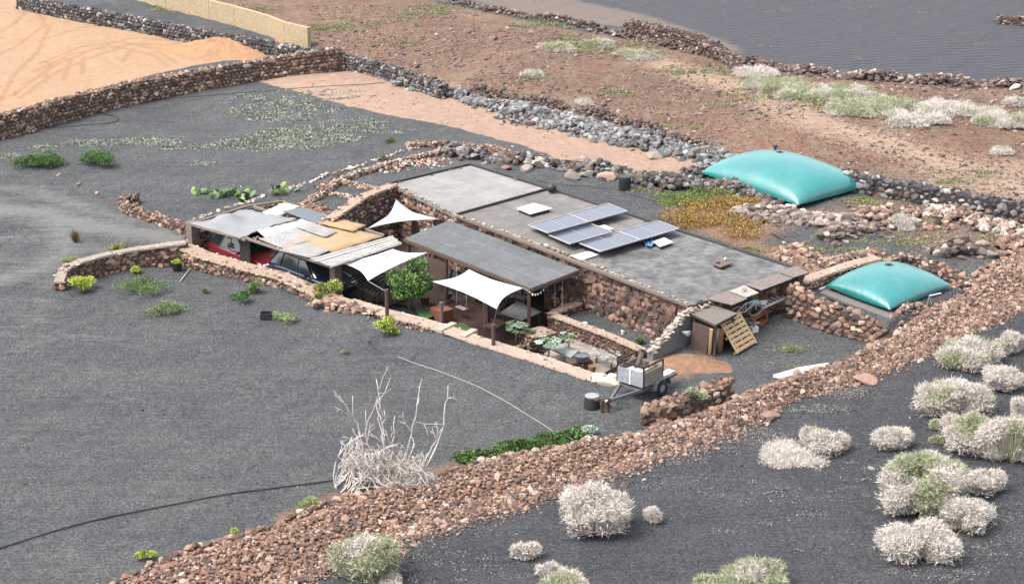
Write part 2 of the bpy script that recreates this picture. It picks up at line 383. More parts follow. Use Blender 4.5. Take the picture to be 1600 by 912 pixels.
trail = np.maximum(trail,np.maximum(band([(500,95),(620,115),(700,130),(760,152)],.8,.8)*.75,mask([(1380,240),(1720,250),(1720,360),(1600,335),(1440,292)],1.5)*.62))
field = mask([(690,-30),(1900,-30),(1900,150),(1600,133),(1400,118),(1155,98),(1120,80),(1000,44),(860,30),(700,6)],.3)
track = band([(780,-10),(860,10),(940,28),(1000,48),(1080,78)],5.5,1.0)
soil = np.maximum(mask([(1040,320),(1190,300),(1260,340),(1200,380),(1240,400),(1300,400),(1250,430),(1150,392),(1060,355)],1.2)*.9,
       np.maximum(mask([(1200,330),(1380,300),(1450,300),(1600,330),(1600,400),(1500,420),(1420,395),(1330,345),(1240,360)],1.5)*.55,band([(1390,540),(1300,560),(1230,575)],.6,.5)*.5))
soil = np.maximum(soil,np.maximum(band([(440,810),(560,766),(700,730),(880,688)],.7,.5)*.8,band([(560,270),(640,245),(700,250)],1.5,.8)*.5))
sawd = np.maximum(band([(1060,575),(1085,565)],1.3,.8),band([(1040,590),(1110,578)],.8,.9)*.7)
tracks = np.zeros(X.shape)
for pts,wd_,k in (([(-20,330),(60,330),(120,350),(250,368),(300,378)],1.6,1.0),([(-20,290),(60,300),(140,330),(270,355)],1.0,.8),([(-20,372),(80,372),(180,395)],.9,.7),([(-20,440),(60,420),(110,385),(90,350),(-20,318)],1.6,.8),([(-20,560),(120,520),(220,540)],2.5,.35),([(-20,400),(40,408),(80,440),(60,500),(-20,530)],1.5,.5)):
    tracks = np.maximum(tracks,band(pts,wd_,1.2)*k)
ruts = np.zeros(X.shape)
for pts in ([(-20,60),(20,40),(40,20),(30,0)],[(-20,95),(30,70),(70,40),(60,15)],[(0,160),(20,120),(60,80),(78,40)],[(60,100),(120,75),(180,65),(240,75),(280,100)],[(50,112),(110,85),(180,73),(235,85),(265,104)],[(70,129),(76,98)],[(98,126),(112,93)],[(128,117),(131,90)],[(190,98),(206,78)],[(20,150),(90,100),(200,60),(300,66)],[(30,154),(98,108),(205,68),(300,72)],[(0,60),(60,65),(140,40),(200,45)]):
    ruts = np.maximum(ruts,band(pts,.28,.22))
cover = np.zeros(X.shape)
def cells(v): return v.reshape(-1)
nx,ny = len(gx),len(gy); idx = np.arange(nx*ny).reshape(ny,nx)
quads = np.stack([idx[:-1,:-1],idx[:-1,1:],idx[1:,1:],idx[1:,:-1]],-1).reshape(-1,4)
# ground material
m,t,b = nodes('ground'); v = objvec(t)
def attr(n):
    a = t.nodes.new('ShaderNodeAttribute'); a.attribute_name = n; s_ = t.nodes.new('ShaderNodeSeparateColor'); t.links.new(a.outputs['Color'],s_.inputs[0]); return list(s_.outputs)
A1 = attr('ZoneA'); A2 = attr('ZoneB'); A3 = attr('ZoneC')
n_big = noise(t,.35,4,.6,vec=v); n_mid = noise(t,2.2,5,.65,vec=v); n_fin = noise(t,10.5,7,.8,vec=v); n_grit = noise(t,22,4,.75,vec=v)
vor = t.nodes.new('ShaderNodeTexVoronoi'); vor.inputs['Scale'].default_value = 9; t.links.new(v,vor.inputs['Vector'])
vsep = t.nodes.new('ShaderNodeSeparateColor'); t.links.new(vor.outputs['Color'],vsep.inputs[0])
def edge(mk, nz, amp=.5, sharp=6):
    x = mth(t,'ADD',mk,mth(t,'MULTIPLY',mth(t,'SUBTRACT',nz,.5),amp)); return mth(t,'MULTIPLY_ADD',mth(t,'SUBTRACT',x,.5),sharp,.5,clamp=True)
def sp(fac, lo, hi): return ramp(t,fac,[(.32,lo),(.68,hi)])
gravel = ramp(t,n_fin,[(.37,C(72,74,75)),(.5,C(108,110,111)),(.63,C(144,146,147))])
gravel = mixc(t,1.0,gravel,ramp(t,n_grit,[(.34,(.5,)*3),(.66,(1.5,)*3)]),'MULTIPLY')
gravel = mixc(t,1.0,gravel,ramp(t,n_big,[(.35,(.86,.86,.88)),(.65,(1.12,1.1,1.08))]),'MULTIPLY')
gravel = mixc(t,1.0,gravel,ramp(t,n_mid,[(.35,(.9,)*3),(.7,(1.1,)*3)]),'MULTIPLY')
rk_ = t.nodes.new('ShaderNodeMapping'); rk_.inputs['Rotation'].default_value = (0,0,math.radians(38)); rk_.inputs['Scale'].default_value = (.12,2.2,1); t.links.new(v,rk_.inputs[0]); n_rk = noise(t,1.5,5,.65,.4,vec=rk_.outputs[0])
gravel = mixc(t,1.0,gravel,ramp(t,n_rk,[(.34,(.86,)*3),(.5,(1,)*3),(.68,(1.1,)*3)]),'MULTIPLY')
fleck = mth(t,'GREATER_THAN',vsep.outputs[0],.985); small = mth(t,'LESS_THAN',vor.outputs['Distance'],.035)
col = gravel
# wide rake and drift marks in the raked gravel
wv3 = t.nodes.new('ShaderNodeTexWave'); wv3.wave_type='BANDS'; wv3.inputs['Scale'].default_value = .5; wv3.inputs['Distortion'].default_value = 9; wv3.inputs['Detail'].default_value = 4; wv3.inputs['Detail Scale'].default_value = .5; wv3.inputs['Detail Roughness'].default_value = .7
mp3 = t.nodes.new('ShaderNodeMapping'); mp3.inputs['Rotation'].default_value = (0,0,math.radians(60)); mp3.inputs['Scale'].default_value = (1,.35,1); t.links.new(v,mp3.inputs[0]); t.links.new(mp3.outputs[0],wv3.inputs[0])
col = mixc(t,1.0,col,ramp(t,wv3.outputs['Fac'],[(.05,(.95,)*3),(.4,(1.0,)*3),(.95,(1.02,)*3)]),'MULTIPLY')
# darker loose picon beyond the rubble bank
dk = A3[0]; col = mixc(t,dk,col,mixc(t,1.0,gravel,(.72,.72,.76),'MULTIPLY'))
tr = edge(A2[2],mth(t,'MULTIPLY_ADD',n_rk,.5,mth(t,'MULTIPLY',n_mid,.5)),1.2,2.2); tr = mth(t,'MULTIPLY',tr,.72); col = mixc(t,tr,col,sp(n_fin,C(136,136,136),C(184,181,176)))
brownc = mixc(t,1.0,sp(n_fin,C(116,88,78),C(186,150,132)),ramp(t,n_grit,[(.32,(.62,)*3),(.7,(1.3,)*3)]),'MULTIPLY')
brownc = mixc(t,1.0,brownc,ramp(t,n_big,[(.35,(.88,.86,.86)),(.65,(1.14,1.12,1.08))]),'MULTIPLY')
n_cl = noise(t,4.5,4,.8,.5,vec=v); brownc = mixc(t,1.0,brownc,ramp(t,n_cl,[(.38,(.6,.57,.56)),(.5,(1,)*3),(.62,(1.36,1.34,1.32))]),'MULTIPLY')
n_g = noise(t,.6,6,.7,.8,vec=v); brownc = mixc(t,mth(t,'MULTIPLY',mth(t,'MULTIPLY_ADD',mth(t,'SUBTRACT',n_g,.5),7,.1,clamp=True),.5),brownc,sp(n_fin,C(140,134,108),C(190,180,150)))
col = mixc(t,edge(A1[2],n_mid,.5,8),col,brownc)
pinkc = mixc(t,1.0,sp(n_fin,C(196,160,140),C(226,196,174)),ramp(t,n_mid,[(.35,(.86,.84,.82)),(.65,(1.08,)*3)]),'MULTIPLY')
col = mixc(t,edge(A1[1],n_mid,.45,7),col,pinkc)
tl = mth(t,'MULTIPLY',edge(A3[2],n_cl,1.6,2.5),.8); col = mixc(t,tl,col,sp(n_mid,C(205,172,148),C(228,200,176)))
# ploughed black field beyond the slope
wv = t.nodes.new('ShaderNodeTexWave'); wv.wave_type='BANDS'; wv.inputs['Scale'].default_value = .55; wv.inputs['Distortion'].default_value = 5.0
wv.inputs['Detail'].default_value = 2.5; wv.inputs['Detail Scale'].default_value = .45
mp = t.nodes.new('ShaderNodeMapping'); mp.inputs['Rotation'].default_value = (0,0,math.radians(75)); t.links.new(v,mp.inputs[0]); t.links.new(mp.outputs[0],wv.inputs[0])
fieldc = mixc(t,1.0,sp(n_fin,C(84,84,90),C(124,124,130)),ramp(t,wv.outputs['Fac'],[(.1,(.72,)*3),(.45,(1.0,)*3),(.9,(1.12,)*3)]),'MULTIPLY')
fm = edge(A2[0],n_mid,.3,8); col = mixc(t,fm,col,fieldc)
col = mixc(t,mth(t,'MULTIPLY',edge(A2[1],n_mid,.8,3),fm),col,sp(n_fin,C(134,122,114),C(166,150,140)))
orc = mixc(t,1.0,sp(n_mid,C(216,174,138),C(228,194,160)),ramp(t,n_fin,[(.3,(.88,.86,.84)),(.7,(1.06,)*3)]),'MULTIPLY')
wv2 = t.nodes.new('ShaderNodeTexWave'); wv2.wave_type='BANDS'; wv2.inputs['Scale'].default_value = .8; wv2.inputs['Distortion'].default_value = 4; wv2.inputs['Detail Scale'].default_value=.3
mp2 = t.nodes.new('ShaderNodeMapping'); mp2.inputs['Rotation'].default_value = (0,0,math.radians(-25)); t.links.new(v,mp2.inputs[0]); t.links.new(mp2.outputs[0],wv2.inputs[0])
orc = mixc(t,mth(t,'MULTIPLY',n_big,.8),orc,mixc(t,1.0,orc,ramp(t,wv2.outputs['Fac'],[(.05,(.93,.9,.88)),(.4,(1,1,1))]),'MULTIPLY'))
tyre = t.nodes.new('ShaderNodeAttribute'); tyre.attribute_name='ZoneD'; ts_ = t.nodes.new('ShaderNodeSeparateColor'); t.links.new(tyre.outputs['Color'],ts_.inputs[0])
orc = mixc(t,mth(t,'MULTIPLY',edge(ts_.outputs[1],n_fin,1.0,3),.85),orc,mixc(t,1.0,orc,(.86,.76,.66),'MULTIPLY'))
col = mixc(t,edge(A1[0],n_mid,.2,10),col,orc)
col = mixc(t,edge(A2[3] if len(A2)>3 else A3[1],n_mid,.7,4),col,sp(n_fin,C(150,112,92),C(200,158,132))) if False else mixc(t,edge(A3[1],n_fin,1.0,3),col,sp(n_fin,C(138,108,94),C(190,156,134)))
saw = t.nodes.new('ShaderNodeAttribute'); saw.attribute_name='ZoneD'; ss = t.nodes.new('ShaderNodeSeparateColor'); t.links.new(saw.outputs['Color'],ss.inputs[0])
col = mixc(t,mth(t,'MULTIPLY',edge(ss.outputs[0],n_mid,.9,3),.9),col,sp(n_fin,C(172,128,100),C(206,164,134)))
col = mixc(t,mth(t,'MULTIPLY',mth(t,'MULTIPLY',fleck,small),.8),col,tuple(C(200,196,190)))
t.links.new(col,b.inputs['Base Color']); b.inputs['Roughness'].default_value = .95; b.inputs['Specular IOR Level'].default_value = .15
hsum = mth(t,'ADD',mth(t,'MULTIPLY',n_fin,1.0),mth(t,'ADD',mth(t,'MULTIPLY',n_grit,.4),mth(t,'ADD',mth(t,'MULTIPLY',wv3.outputs['Fac'],.25),mth(t,'MULTIPLY',mth(t,'MULTIPLY',wv.outputs['Fac'],fm),1.2))))
bump(t,b,hsum,.6,.1)
M_GROUND = m
lowfield = np.zeros(X.shape); s_ = np.full(X.shape,-9.)
lowpoly = np.r_[bankU[:,:2],[[60,90],[60,30],[-30,30]]]; s_[near] = sdist(X[near],Y[near],lowpoly); lowfield = np.clip(.5+s_/1.0,0,1)
g = mesh_obj('ground',np.c_[X.ravel(),Y.ravel(),Z.ravel()],quads,M_GROUND,origin=(0,0,0),smooth=True)
def zattr(n,*ch):
    a = g.data.color_attributes.new(n,'FLOAT_COLOR','POINT'); c = np.zeros((nx*ny,4),np.float32); c[:,3]=1
    for i,q in enumerate(ch): c[:,i] = q.ravel()
    a.data.foreach_set('color',c.ravel())
zattr('ZoneA',orange,pink,brown); zattr('ZoneB',field,track,tracks); zattr('ZoneC',lowfield,soil,trail); zattr('ZoneD',sawd,ruts)
tag(g,'black volcanic gravel ground with brown stony slope and orange sand plot',kind='structure')
# sunken floor of the compound
mb = MB(); pf = [(p[0],p[1],PIT_Z-.06) for p in pit_poly]
# ------------------------------------------------------------------ the long rubble bank
def bank():
    n = 420; s_ = np.linspace(0,1,n)
    def rs(pl): 
        d = np.r_[0,np.cumsum(np.linalg.norm(np.diff(pl[:,:2],axis=0),axis=1))]; return np.stack([np.interp(s_*d[-1],d,pl[:,k]) for k in range(3)],1)
    U,L = rs(bankU),rs(bankL); m_ = 26; tt = np.linspace(0,1,m_)
    def prof(t_): return np.where(t_<.06,.15+.5*t_,np.where(t_<.35,.18+.24*np.sin((t_-.06)/.29*math.pi/2),.42*np.cos((t_-.35)/.65*math.pi/2)))
    def surf(si,ti):
        u = np.stack([np.interp(si,s_,U[:,k]) for k in range(2)],-1); l = np.stack([np.interp(si,s_,L[:,k]) for k in range(2)],-1)
        p = u*(1-ti)[...,None]+l*ti[...,None]; z = hbase(p[...,0],p[...,1])+prof(ti)*(1+.25*np.sin(si*47)*np.sin(si*23+1))+.05*np.sin(p[...,0]*3+p[...,1]*2)*np.sin(p[...,1]*3.3)
        return np.concatenate([p,z[...,None]],-1)
    SI,TI = np.meshgrid(s_,tt,indexing='ij'); V = surf(SI,TI).reshape(-1,3); V[:,2] -= .05
    ix = np.arange(n*m_).reshape(n,m_); q = np.stack([ix[:-1,:-1],ix[1:,:-1],ix[1:,1:],ix[:-1,1:]],-1).reshape(-1,4)
    mt = solid('rubble_earth',C(176,136,114),.3,4,.95,.6,fine=18)
    mesh_obj('earth_bank',V,q,mt,smooth=True,meta=dict(label='long low bank of reddish earth under loose rubble',kind='structure'))
    length = np.linalg.norm(bankU[-1]-bankU[0])
    for nm,lod,cnt,szr,lab,lo,hi in (('rubble',1,25000,(.04,.085),'loose reddish brown rubble covering the long diagonal bank',.0,1.02),('large_rubble',1,1500,(.1,.17),'bigger blocks scattered over the long diagonal bank',.03,1.04)):
        si = rng.uniform(0,1,cnt)**.92; ti = rng.uniform(lo,hi,cnt)
        ti = np.where(rng.uniform(size=cnt)<.3,rng.beta(1.2,1.2,cnt)*.2+.8,ti)
        p = surf(si,np.clip(ti,0,1)); ext = np.clip(ti-1,0,None)
        # upper edge, sandy path: fewer stones for t in .08-.25 on the left part
        keep = ~((ti>.03)&(ti<.2)&(si<.5)&(rng.uniform(size=cnt)<.75)); p=p[keep]; k_=keep.sum()
        r = Rocks(lod).put(p,rng.uniform(*szr,k_),'rust',(1.1,1,.85),rng.uniform(0,6.3,k_),jit=.2,k=1.1)
        # spill beyond both edges
        sp_n = cnt//12; si = rng.uniform(0,1,sp_n); p = surf(si,np.ones(sp_n)); nrm = surf(si,np.ones(sp_n))-surf(si,np.full(sp_n,.8)); nrm/=np.linalg.norm(nrm,axis=1)[:,None]
        p = p+nrm*np.abs(rng.normal(0,.35,sp_n))[:,None]; p[:,2] = hbase(p[:,0],p[:,1])+.02
        r.put(p,rng.uniform(szr[0]*.7,szr[1]*.8,sp_n),'rust',(1.1,1,.85),jit=.2)
        o = r.build(nm); tag(o,lab,kind='stuff')
    # row of edge stones on the field side
    si = np.linspace(.0,1,330)+rng.uniform(-.001,.001,330); p = surf(si.clip(0,1),np.full(330,.02)); p[:,2]+=.03; p[:,:2]+=rng.normal(0,.05,(330,2))
    Rocks(1).put(p,.15,'rust',(1.1,.9,.9),k=1.15).build('edge_stones',meta=dict(label='row of reddish stones edging the field side of the rubble bank',kind='stuff'))
bank()
# ------------------------------------------------------------------ dry-stone walls
wall('dry_stone_wall',[(-60,186),(0,178),(100,152),(200,128),(300,110),(400,93),(470,82),(533,74)],0,'long brown dry-stone wall between the orange sand plot and the black garden',th=.7,size=.21,pal='brown',hs=[1.25,1.25,1.2,1.15,1.15,1.15,1.2,1.3],k=1.2)
wall('stub_wall',[(26,172),(38,184),(50,200)],0,'short stub wall running out from the left end of the long dry-stone wall',th=.5,size=.2,pal='brown',hs=[1.1,.7,.25],k=1.15)
wall('dark_stone_wall',[(30,-8),(100,6),(180,20),(270,38),(350,53),(420,64),(478,76)],.9,'dark stone wall between the orange sand and the tan painted wall',th=.6,size=.22,pal='dark')
wall('dark_stone_wall',[(536,86),(580,94),(620,106),(660,118),(692,130)],.8,'low dark stone wall behind the pink sand, right of the wall corner',th=.6,size=.2,pal='dark')
wall('curved_garden_wall',[(212,304),(200,303),(192,307),(192,314),(206,322),(240,332),(270,342),(298,352)],.42,'low curved brown garden wall on the gravel left of the carport',th=.45,size=.2,pal='rust')
wall('garden_wall',[(92,440),(100,418),(130,406),(170,396),(215,388),(290,378)],0,'reddish stone wall with a pale coping in front of the driveway bend',th=.4,size=.21,pal='rust',hs=[.35,.75,.85,.8,.75,.95],k=1.15,cope=(196,180,164))
wall('carport_front_wall',[(288,384),(320,398),(380,415),(440,430),(505,460),(545,474)],0,'stone wall with a wide pinkish coping in front of the parked cars',th=.7,size=.21,pal='rust',hs=[.75,.62,.5,.4,.25,.2],k=1.1,cope=(206,176,152))
wall('trailer_wall',[(1010,636),(1040,628),(1075,615),(1105,605),(1135,592)],0,'short wall of big round stones beside the trailer',th=.75,size=.26,pal='rust',hs=[.5,.75,.8,.8,.9],k=1.1)
wall('tank_yard_wall',[(1240,444),(1262,456),(1300,474),(1340,490),(1378,508),(1398,517)],0,'stone retaining wall below the smaller green water tank',th=.5,size=.25,pal='rust',hs=[1.3,1.25,1.1,.95,.75,.6],k=1.1)
wall('tank_back_wall',[(1388,404),(1410,396),(1440,400),(1470,412),(1500,428),(1514,438)],.6,'rough stone wall curving behind the smaller green water tank',th=.5,size=.24,pal='brown')
wall('tank_side_wall',[(1250,440),(1290,425),(1330,412),(1372,402)],.35,'pink rendered low wall on the house side of the smaller green tank',th=.5,size=.15,pal='pink',cope=(214,186,164))
wall('dark_field_wall',[(1310,264),(1350,272),(1400,281),(1450,290),(1500,299),(1550,308),(1600,316),(1680,332)],.8,'big dark lava stone wall right of the larger green tank',th=.9,size=.26,pal='dark',k=1.3)
wall('field_corner_wall',[(985,32),(1030,40),(1080,52),(1115,66),(1140,84),(1154,102)],0,'maroon stone wall curving at the corner of the far ploughed field',th=.8,size=.2,pal='maroon',hs=[.6,.8,.85,.8,.55,.2],core=(92,74,68))
wall('far_field_wall',[(1560,24),(1600,27),(1680,36)],.5,'short maroon stone wall at the far right in the ploughed field',th=.7,size=.2,pal='maroon')
wall('garden_bed_wall',[(470,318),(500,300),(528,280),(560,266),(610,252),(660,240),(700,230)],.25,'low pinkish stone wall along the beds behind the carport',th=.35,size=.13,pal='pink')
wall('garden_bed_wall',[(528,280),(560,286),(585,292)],.2,'short stone divider between the two small black garden beds',th=.35,size=.13,pal='pink')
wall('garden_bed_wall',[(484,308),(505,298),(545,304),(552,312)],.15,'stone rim around the front black garden bed beside the carport',th=.3,size=.12,pal='pink')
# loose rows and heaps of boulders
def heapobj(name, specs, label, cat='stone row'):
    r = Rocks(1)
    for s_ in specs: heap(r,*s_)
    return r.build(name,meta=dict(label=label,kind='stuff'))
heapobj('boulder_row',[([(625,132),(680,142),(740,158),(800,175)],1.0,.45,.17,520,'grey'),([(800,175),(860,188),(930,205),(1000,222)],1.6,.5,.2,950,'grey'),([(1000,222),(1060,236),(1110,246),(1150,256)],1.5,.5,.2,620,'grey'),([(800,188),(900,205),(1000,226)],1.2,.2,.12,260,'dark')],'long row of grey lava boulders between pink sand and brown slope')
heapobj('boulder_row',[([(700,240),(740,246),(800,252),(860,258),(920,266),(1000,282),(1060,296)],1.0,.5,.2,620,'dark'),([(720,238),(800,246),(900,262)],.8,.25,.13,300,'rust')],'row of dark lava boulders on the bank behind the house')
heapobj('boulder_row',[([(1010,286),(1050,292),(1090,292),(1130,290),(1180,305),(1225,318)],.9,.5,.2,420,'dark'),([(1050,285),(1090,275),(1120,270)],.8,.4,.18,180,'dark')],'dark stones edging the pad of the larger green tank')
heapobj('stone_ridge',[([(740,145),(800,156),(860,165),(930,182),(1000,200),(1060,218),(1120,240)],.9,.4,.12,900,'maroon')],'low brown ridge of stones behind the grey boulders')
heapobj('stone_ridge',[([(700,4),(800,22),(880,34),(985,60),(1060,76),(1130,92)],1.2,.35,.14,700,'maroon')],'maroon ridge of stones along the near edge of the gravel track')
heapobj('stone_ridge',[([(1150,100),(1220,106),(1330,122),(1450,130),(1600,136),(1700,140)],1.2,.4,.15,1000,'maroon'),([(1150,98),(1330,117),(1600,134)],.4,.4,.12,120,'pale')],'maroon stone ridge along the near edge of the ploughed field')
heapobj('bed_edging',[([(300,346),(380,318),(450,296),(520,272),(590,250),(650,232)],.12,.08,.09,170,'pale')],'thin line of small pale edging stones beside the cacti')
heapobj('bed_edging',[([(640,230),(700,226),(760,232),(830,246)],.5,.2,.12,300,'rust'),([(590,262),(640,258),(700,252)],1.2,.12,.1,160,'pink')],'curved band of reddish stones behind the light roof')
heapobj('bed_edging',[([(480,322),(500,334),(515,345)],.8,.2,.13,150,'rust'),([(500,296),(520,286)],.5,.2,.12,60,'rust')],'heap of reddish stones beside the front garden bed')
heapobj('bed_edging',[([(490,464),(500,480),(530,482),(560,486),(585,492)],.5,.25,.16,120,'rust')],'reddish stones around the shrub bed at the carport corner')
heapobj('bank_stones',[([(1080,420),(1130,436)],.1,.1,.1,4,'rust'),([(1235,395),(1260,410),(1240,418),(1290,412)],1.4,.4,.17,420,'rust'),([(1250,425),(1300,410),(1372,396)],.6,.25,.13,260,'brown')],'reddish stones on the bank between the roof end and the smaller tank')
heapobj('bank_stones',[([(1560,395),(1600,388),(1640,380)],1.5,.4,.2,120,'rust'),([(1340,345),(1400,340),(1480,335),(1560,345),(1600,350)],2.2,.35,.16,420,'brown'),([(1440,330),(1520,345),(1600,370)],1.2,.3,.2,120,'pale')],'scattered brown stones on the black gravel right of the tanks')
heapobj('bank_stones',[([(1396,512),(1430,494),(1470,474),(1505,452)],.75,.5,.13,520,'rust')],'reddish stones heaped along the bank side of the smaller tank pad')
def crag(name, specs, label):
    r = Rocks(2)
    for pts,wid,h,size,n,pal in specs: heap(r,pts,wid,h,size,n,pal,1.1,(1.5,.9,.9))
    return r.build(name,meta=dict(label=label,cat='rock outcrop'),smooth=False)
crag('rock_outcrop',[([(1165,342),(1200,336),(1260,344),(1310,350),(1345,354)],1.5,.4,.18,460,'crag'),([(1180,340),(1235,335),(1300,346)],.9,.45,.13,110,'pale')],'rugged pale brown lava outcrop in front of the larger green tank')
crag('rock_outcrop',[([(1290,375),(1330,362),(1370,350)],.8,.4,.15,110,'crag')],'small rugged rock rib on black gravel between the two tanks')
crag('rock_outcrop',[([(1470,400),(1510,392),(1560,400)],.8,.5,.2,90,'crag')],'jagged rocks beside the top of the rubble bank at the right')
def boulder(px, py, size, pal, label, name='boulder', aspect=(1.3,1,.8)):
    p = T(px,py,size*.3); r = Rocks(2).put([p],size,pal,aspect,jit=.05,k=1.2); return r.build(name,meta=dict(label=label,cat='rock'))
for a in ((820,264,.34,'pale','pale flat boulder with pink stain behind the light roof'),(793,262,.3,'pink','pinkish boulder beside the pale flat one behind the roof'),(845,256,.3,'pale','whitish boulder on the dark stone row behind the roof'),(893,277,.33,'grey','light grey rough boulder at the edge of the gravel'),
          (948,276,.42,'pink','large pinkish boulder left of the black barrel'),(1022,243,.35,'pale','pale flat rock at the foot of the grey boulder row'),(918,272,.3,'grey','light grey boulder between the dark row and the pink boulder'),
          (122,288,.13,'pale','pale rock on the gravel, nearest of three to the green bush'),(92,273,.14,'pale','whitish rock in front of the larger green bush'),(152,302,.13,'pink','pinkish rock at the end of the line left of the curved wall'),
          (1585,137,.3,'pale','round white rock on the far field edge at the right'),(1200,648,.26,'pink','large pinkish block low on the rubble bank'),(1350,594,.34,'pink','rounded pinkish boulder at the lower foot of the rubble bank'),(1380,518,.28,'pale','whitish block below the small tank corner'),(1500,455,.22,'pale','whitish rock on the bank right of the smaller tank')): boulder(*a)
# ------------------------------------------------------------------ tan painted wall, far left
M_TAN = solid('tan_render',C(226,202,164),.05,1.2,.9,.15,fine=8)
t_ = thing('painted_wall',T(300,40),'long tan painted block wall behind the orange sand plot','wall')
tp = [(185,-30),(262,-8),(330,14),(370,22),(420,34),(446,42),(485,48)]
bt = T(483,74); A_ = [P(a,b,bt[2]+2.0-.0) for a,b in tp]
base = [T(200,-6),T(262,14),T(330,30),T(370,40),T(420,55),T(447,66),T(484,75)]
for i in range(len(tp)-1):
    a,bq = base[i],base[i+1]; mbx = MB(); d = (bq-a)[:2]; d/=np.linalg.norm(d); n_ = np.array([-d[1],d[0],0])*.12
    # top height seen in the photograph above that base
    def toph(bp, tpx):
        z = bp[2]; 
        for k in range(300):
            q = P(tpx[0],tpx[1],z+k*.01)
            if q[1] <= bp[1]: break
        return z+k*.01
    za,zb_ = a[2]+1.2,bq[2]+1.2
    e = (bq-a)*.004; e[2]=0
    lo = [a-n_-[0,0,.3],bq-n_-e-[0,0,.3],bq+n_-e-[0,0,.3],a+n_-[0,0,.3]]; hi = [np.array([q[0],q[1],z]) for q,z in ((a-n_,za),(bq-n_-e,zb_),(bq+n_-e,zb_),(a+n_,za))]
    mbx.hexa(lo,hi).build('wall_panel',M_TAN,t_,bevel=.015)
# orange mound against it
def mound(name, px, py, rx, ry, h, mat, label, cat='mound', rough=.12, seed=1, kind=None, base=None):
    c = T(px,py) if base is None else P(px,py,base); n,mr = 48,16; V=[];r=np.random.default_rng(seed); ph = r.uniform(0,6,4)
    V.append((c[0],c[1],c[2]+h))
    for i in range(1,mr+1):
        q = i/mr
        for k in range(n):
            a = 2*math.pi*k/n; rr = q*(1+.15*math.sin(2*a+ph[0])+.1*math.sin(5*a+ph[1])); x=c[0]+rx*rr*math.cos(a); y=c[1]+ry*rr*math.sin(a)
            z = (hbase(x,y) if base is None else base)+h*(math.cos(q*math.pi)*.5+.5)*(1+rough*math.sin(x*5+ph[2])*math.sin(y*6+ph[3])+rough*r.normal()*.5)-.02
            V.append((x,y,z))
    F_=[(0,1+k,1+(k+1)%n) for k in range(n)]
    for i in range(mr-1):
        for k in range(n): a=1+i*n+k;b2=1+i*n+(k+1)%n; F_.append((a,a+n,b2+n,b2))
    mt = dict(label=label,cat=cat) if not kind else dict(label=label,kind=kind)
    return mesh_obj(name,V,F_,mat,smooth=True,meta=mt)
mound('sand_mound',352,80,4.2,3.0,.75,solid('orange_sand',C(208,160,120),.14,2,.95,.5,fine=9),'darker orange heap of sand against the dark stone wall')
mound('sawdust_heap',1085,568,1.6,1.0,.28,solid('sawdust',C(176,134,106),.3,5,.95,.6,fine=26),'orange brown heap of sand and chips behind the trailer')
mound('gravel_mound',225,408,1.6,.6,.35,M_GROUND,'small mound of black gravel behind the garden wall')
# ------------------------------------------------------------------ the house
def lerp(a,b,t): return np.asarray(a)*(1-t)+np.asarray(b)*t
H1a,H1b,H1c,H1d = P(613,287,ROOF_Z),P(735,258,ROOF_Z),P(857,296,ROOF_Z),P(714,336,ROOF_Z)   # light roof: left, back, right, front
H2c,H2d = P(1258,424,ROOF_Z),P(1078,477,ROOF_Z); Hm = P(907,405,ROOF_Z); Hn = P(1062,363,ROOF_Z)
house = thing('stone_house',(H1d+H2c)/2-[0,0,ROOF_Z-PIT_Z],'low flat-roofed stone house half sunk in black gravel','house')
# walls (stones laid on a core)
def face(name, a, b, zb, zt, size, pal, holes=(), th=.4, k=1.1, side=None):
    """one wall of the house; stones only on the side that faces the open; holes as (t0,t1,z0,z1)"""
    a,b = np.array(a,float),np.array(b,float); d=(b-a)[:2]; L=np.linalg.norm(d); d/=L; n=np.array([d[1],-d[0]])  # right-hand side of a->b
    rk = Rocks(1); mb = MB(); ts = sorted({0.,1.,*[h[0] for h in holes],*[h[1] for h in holes]})
    for t0,t1 in zip(ts[:-1],ts[1:]):
        cuts = [h for h in holes if h[0]<=t0+1e-6 and h[1]>=t1-1e-6]; zs=[(zb,zt)]
        for h in cuts: zs = [(zb,h[2]),(h[3],zt)]
        for z0,z1 in zs:
            if z1-z0<.02: continue
            p,q = lerp(a,b,t0)[:2],lerp(a,b,t1)[:2]; i_ = -n*th; o_ = -n*size*.35
            mb.hexa([(*(p+i_),z0),(*(p+o_),z0),(*(q+o_),z0),(*(q+i_),z0)][::1],[(*(p+i_),z1),(*(p+o_),z1),(*(q+o_),z1),(*(q+i_),z1)])
    rk.core(mb,C(132,108,96))
    nc = int(L/(size*1.35)); nr = int((zt-zb)/(size*1.1)); pos=[];an=[]
    for r in range(nr+1):
        for c in range(nc+1):
            t = (c+(r%2)*.5+rng.uniform(-.25,.25))/nc; z = zb+(r+.5+rng.uniform(-.2,.2))*(zt-zb)/(nr+1)
            if t<0 or t>1 or any(h[0]-.01<t<h[1]+.01 and h[2]-.05<z<h[3]+.05 for h in holes): continue
            p = a[:2]+d*L*t-n*size*rng.uniform(.28,.42); pos.append((*p,z)); an.append(math.atan2(d[1],d[0]))
    rk.put(np.array(pos),size*.9,pal,(1.15,.5,.95),np.array(an),jit=.35,k=k)
    return rk.build(name,house)
FL = PIT_Z
face('wall',H1d*[1,1,0],H2d*[1,1,0],FL,ROOF_Z-.1,.22,'house',holes=((.08,.16,FL,FL+1.95),(.30,.40,FL,FL+1.95)))
face('wall',H1a*[1,1,0],H1d*[1,1,0],FL,ROOF_Z-.1,.2,'rust',holes=((.28,.40,FL,FL+1.8),(.62,.8,FL,FL+1.9)))
face('wall',H2d*[1,1,0],H2c*[1,1,0],-.1,ROOF_Z-.08,.22,'house')
face('wall',H2c*[1,1,0],H1c*[1,1,0],.4,ROOF_Z-.08,.3,'house')
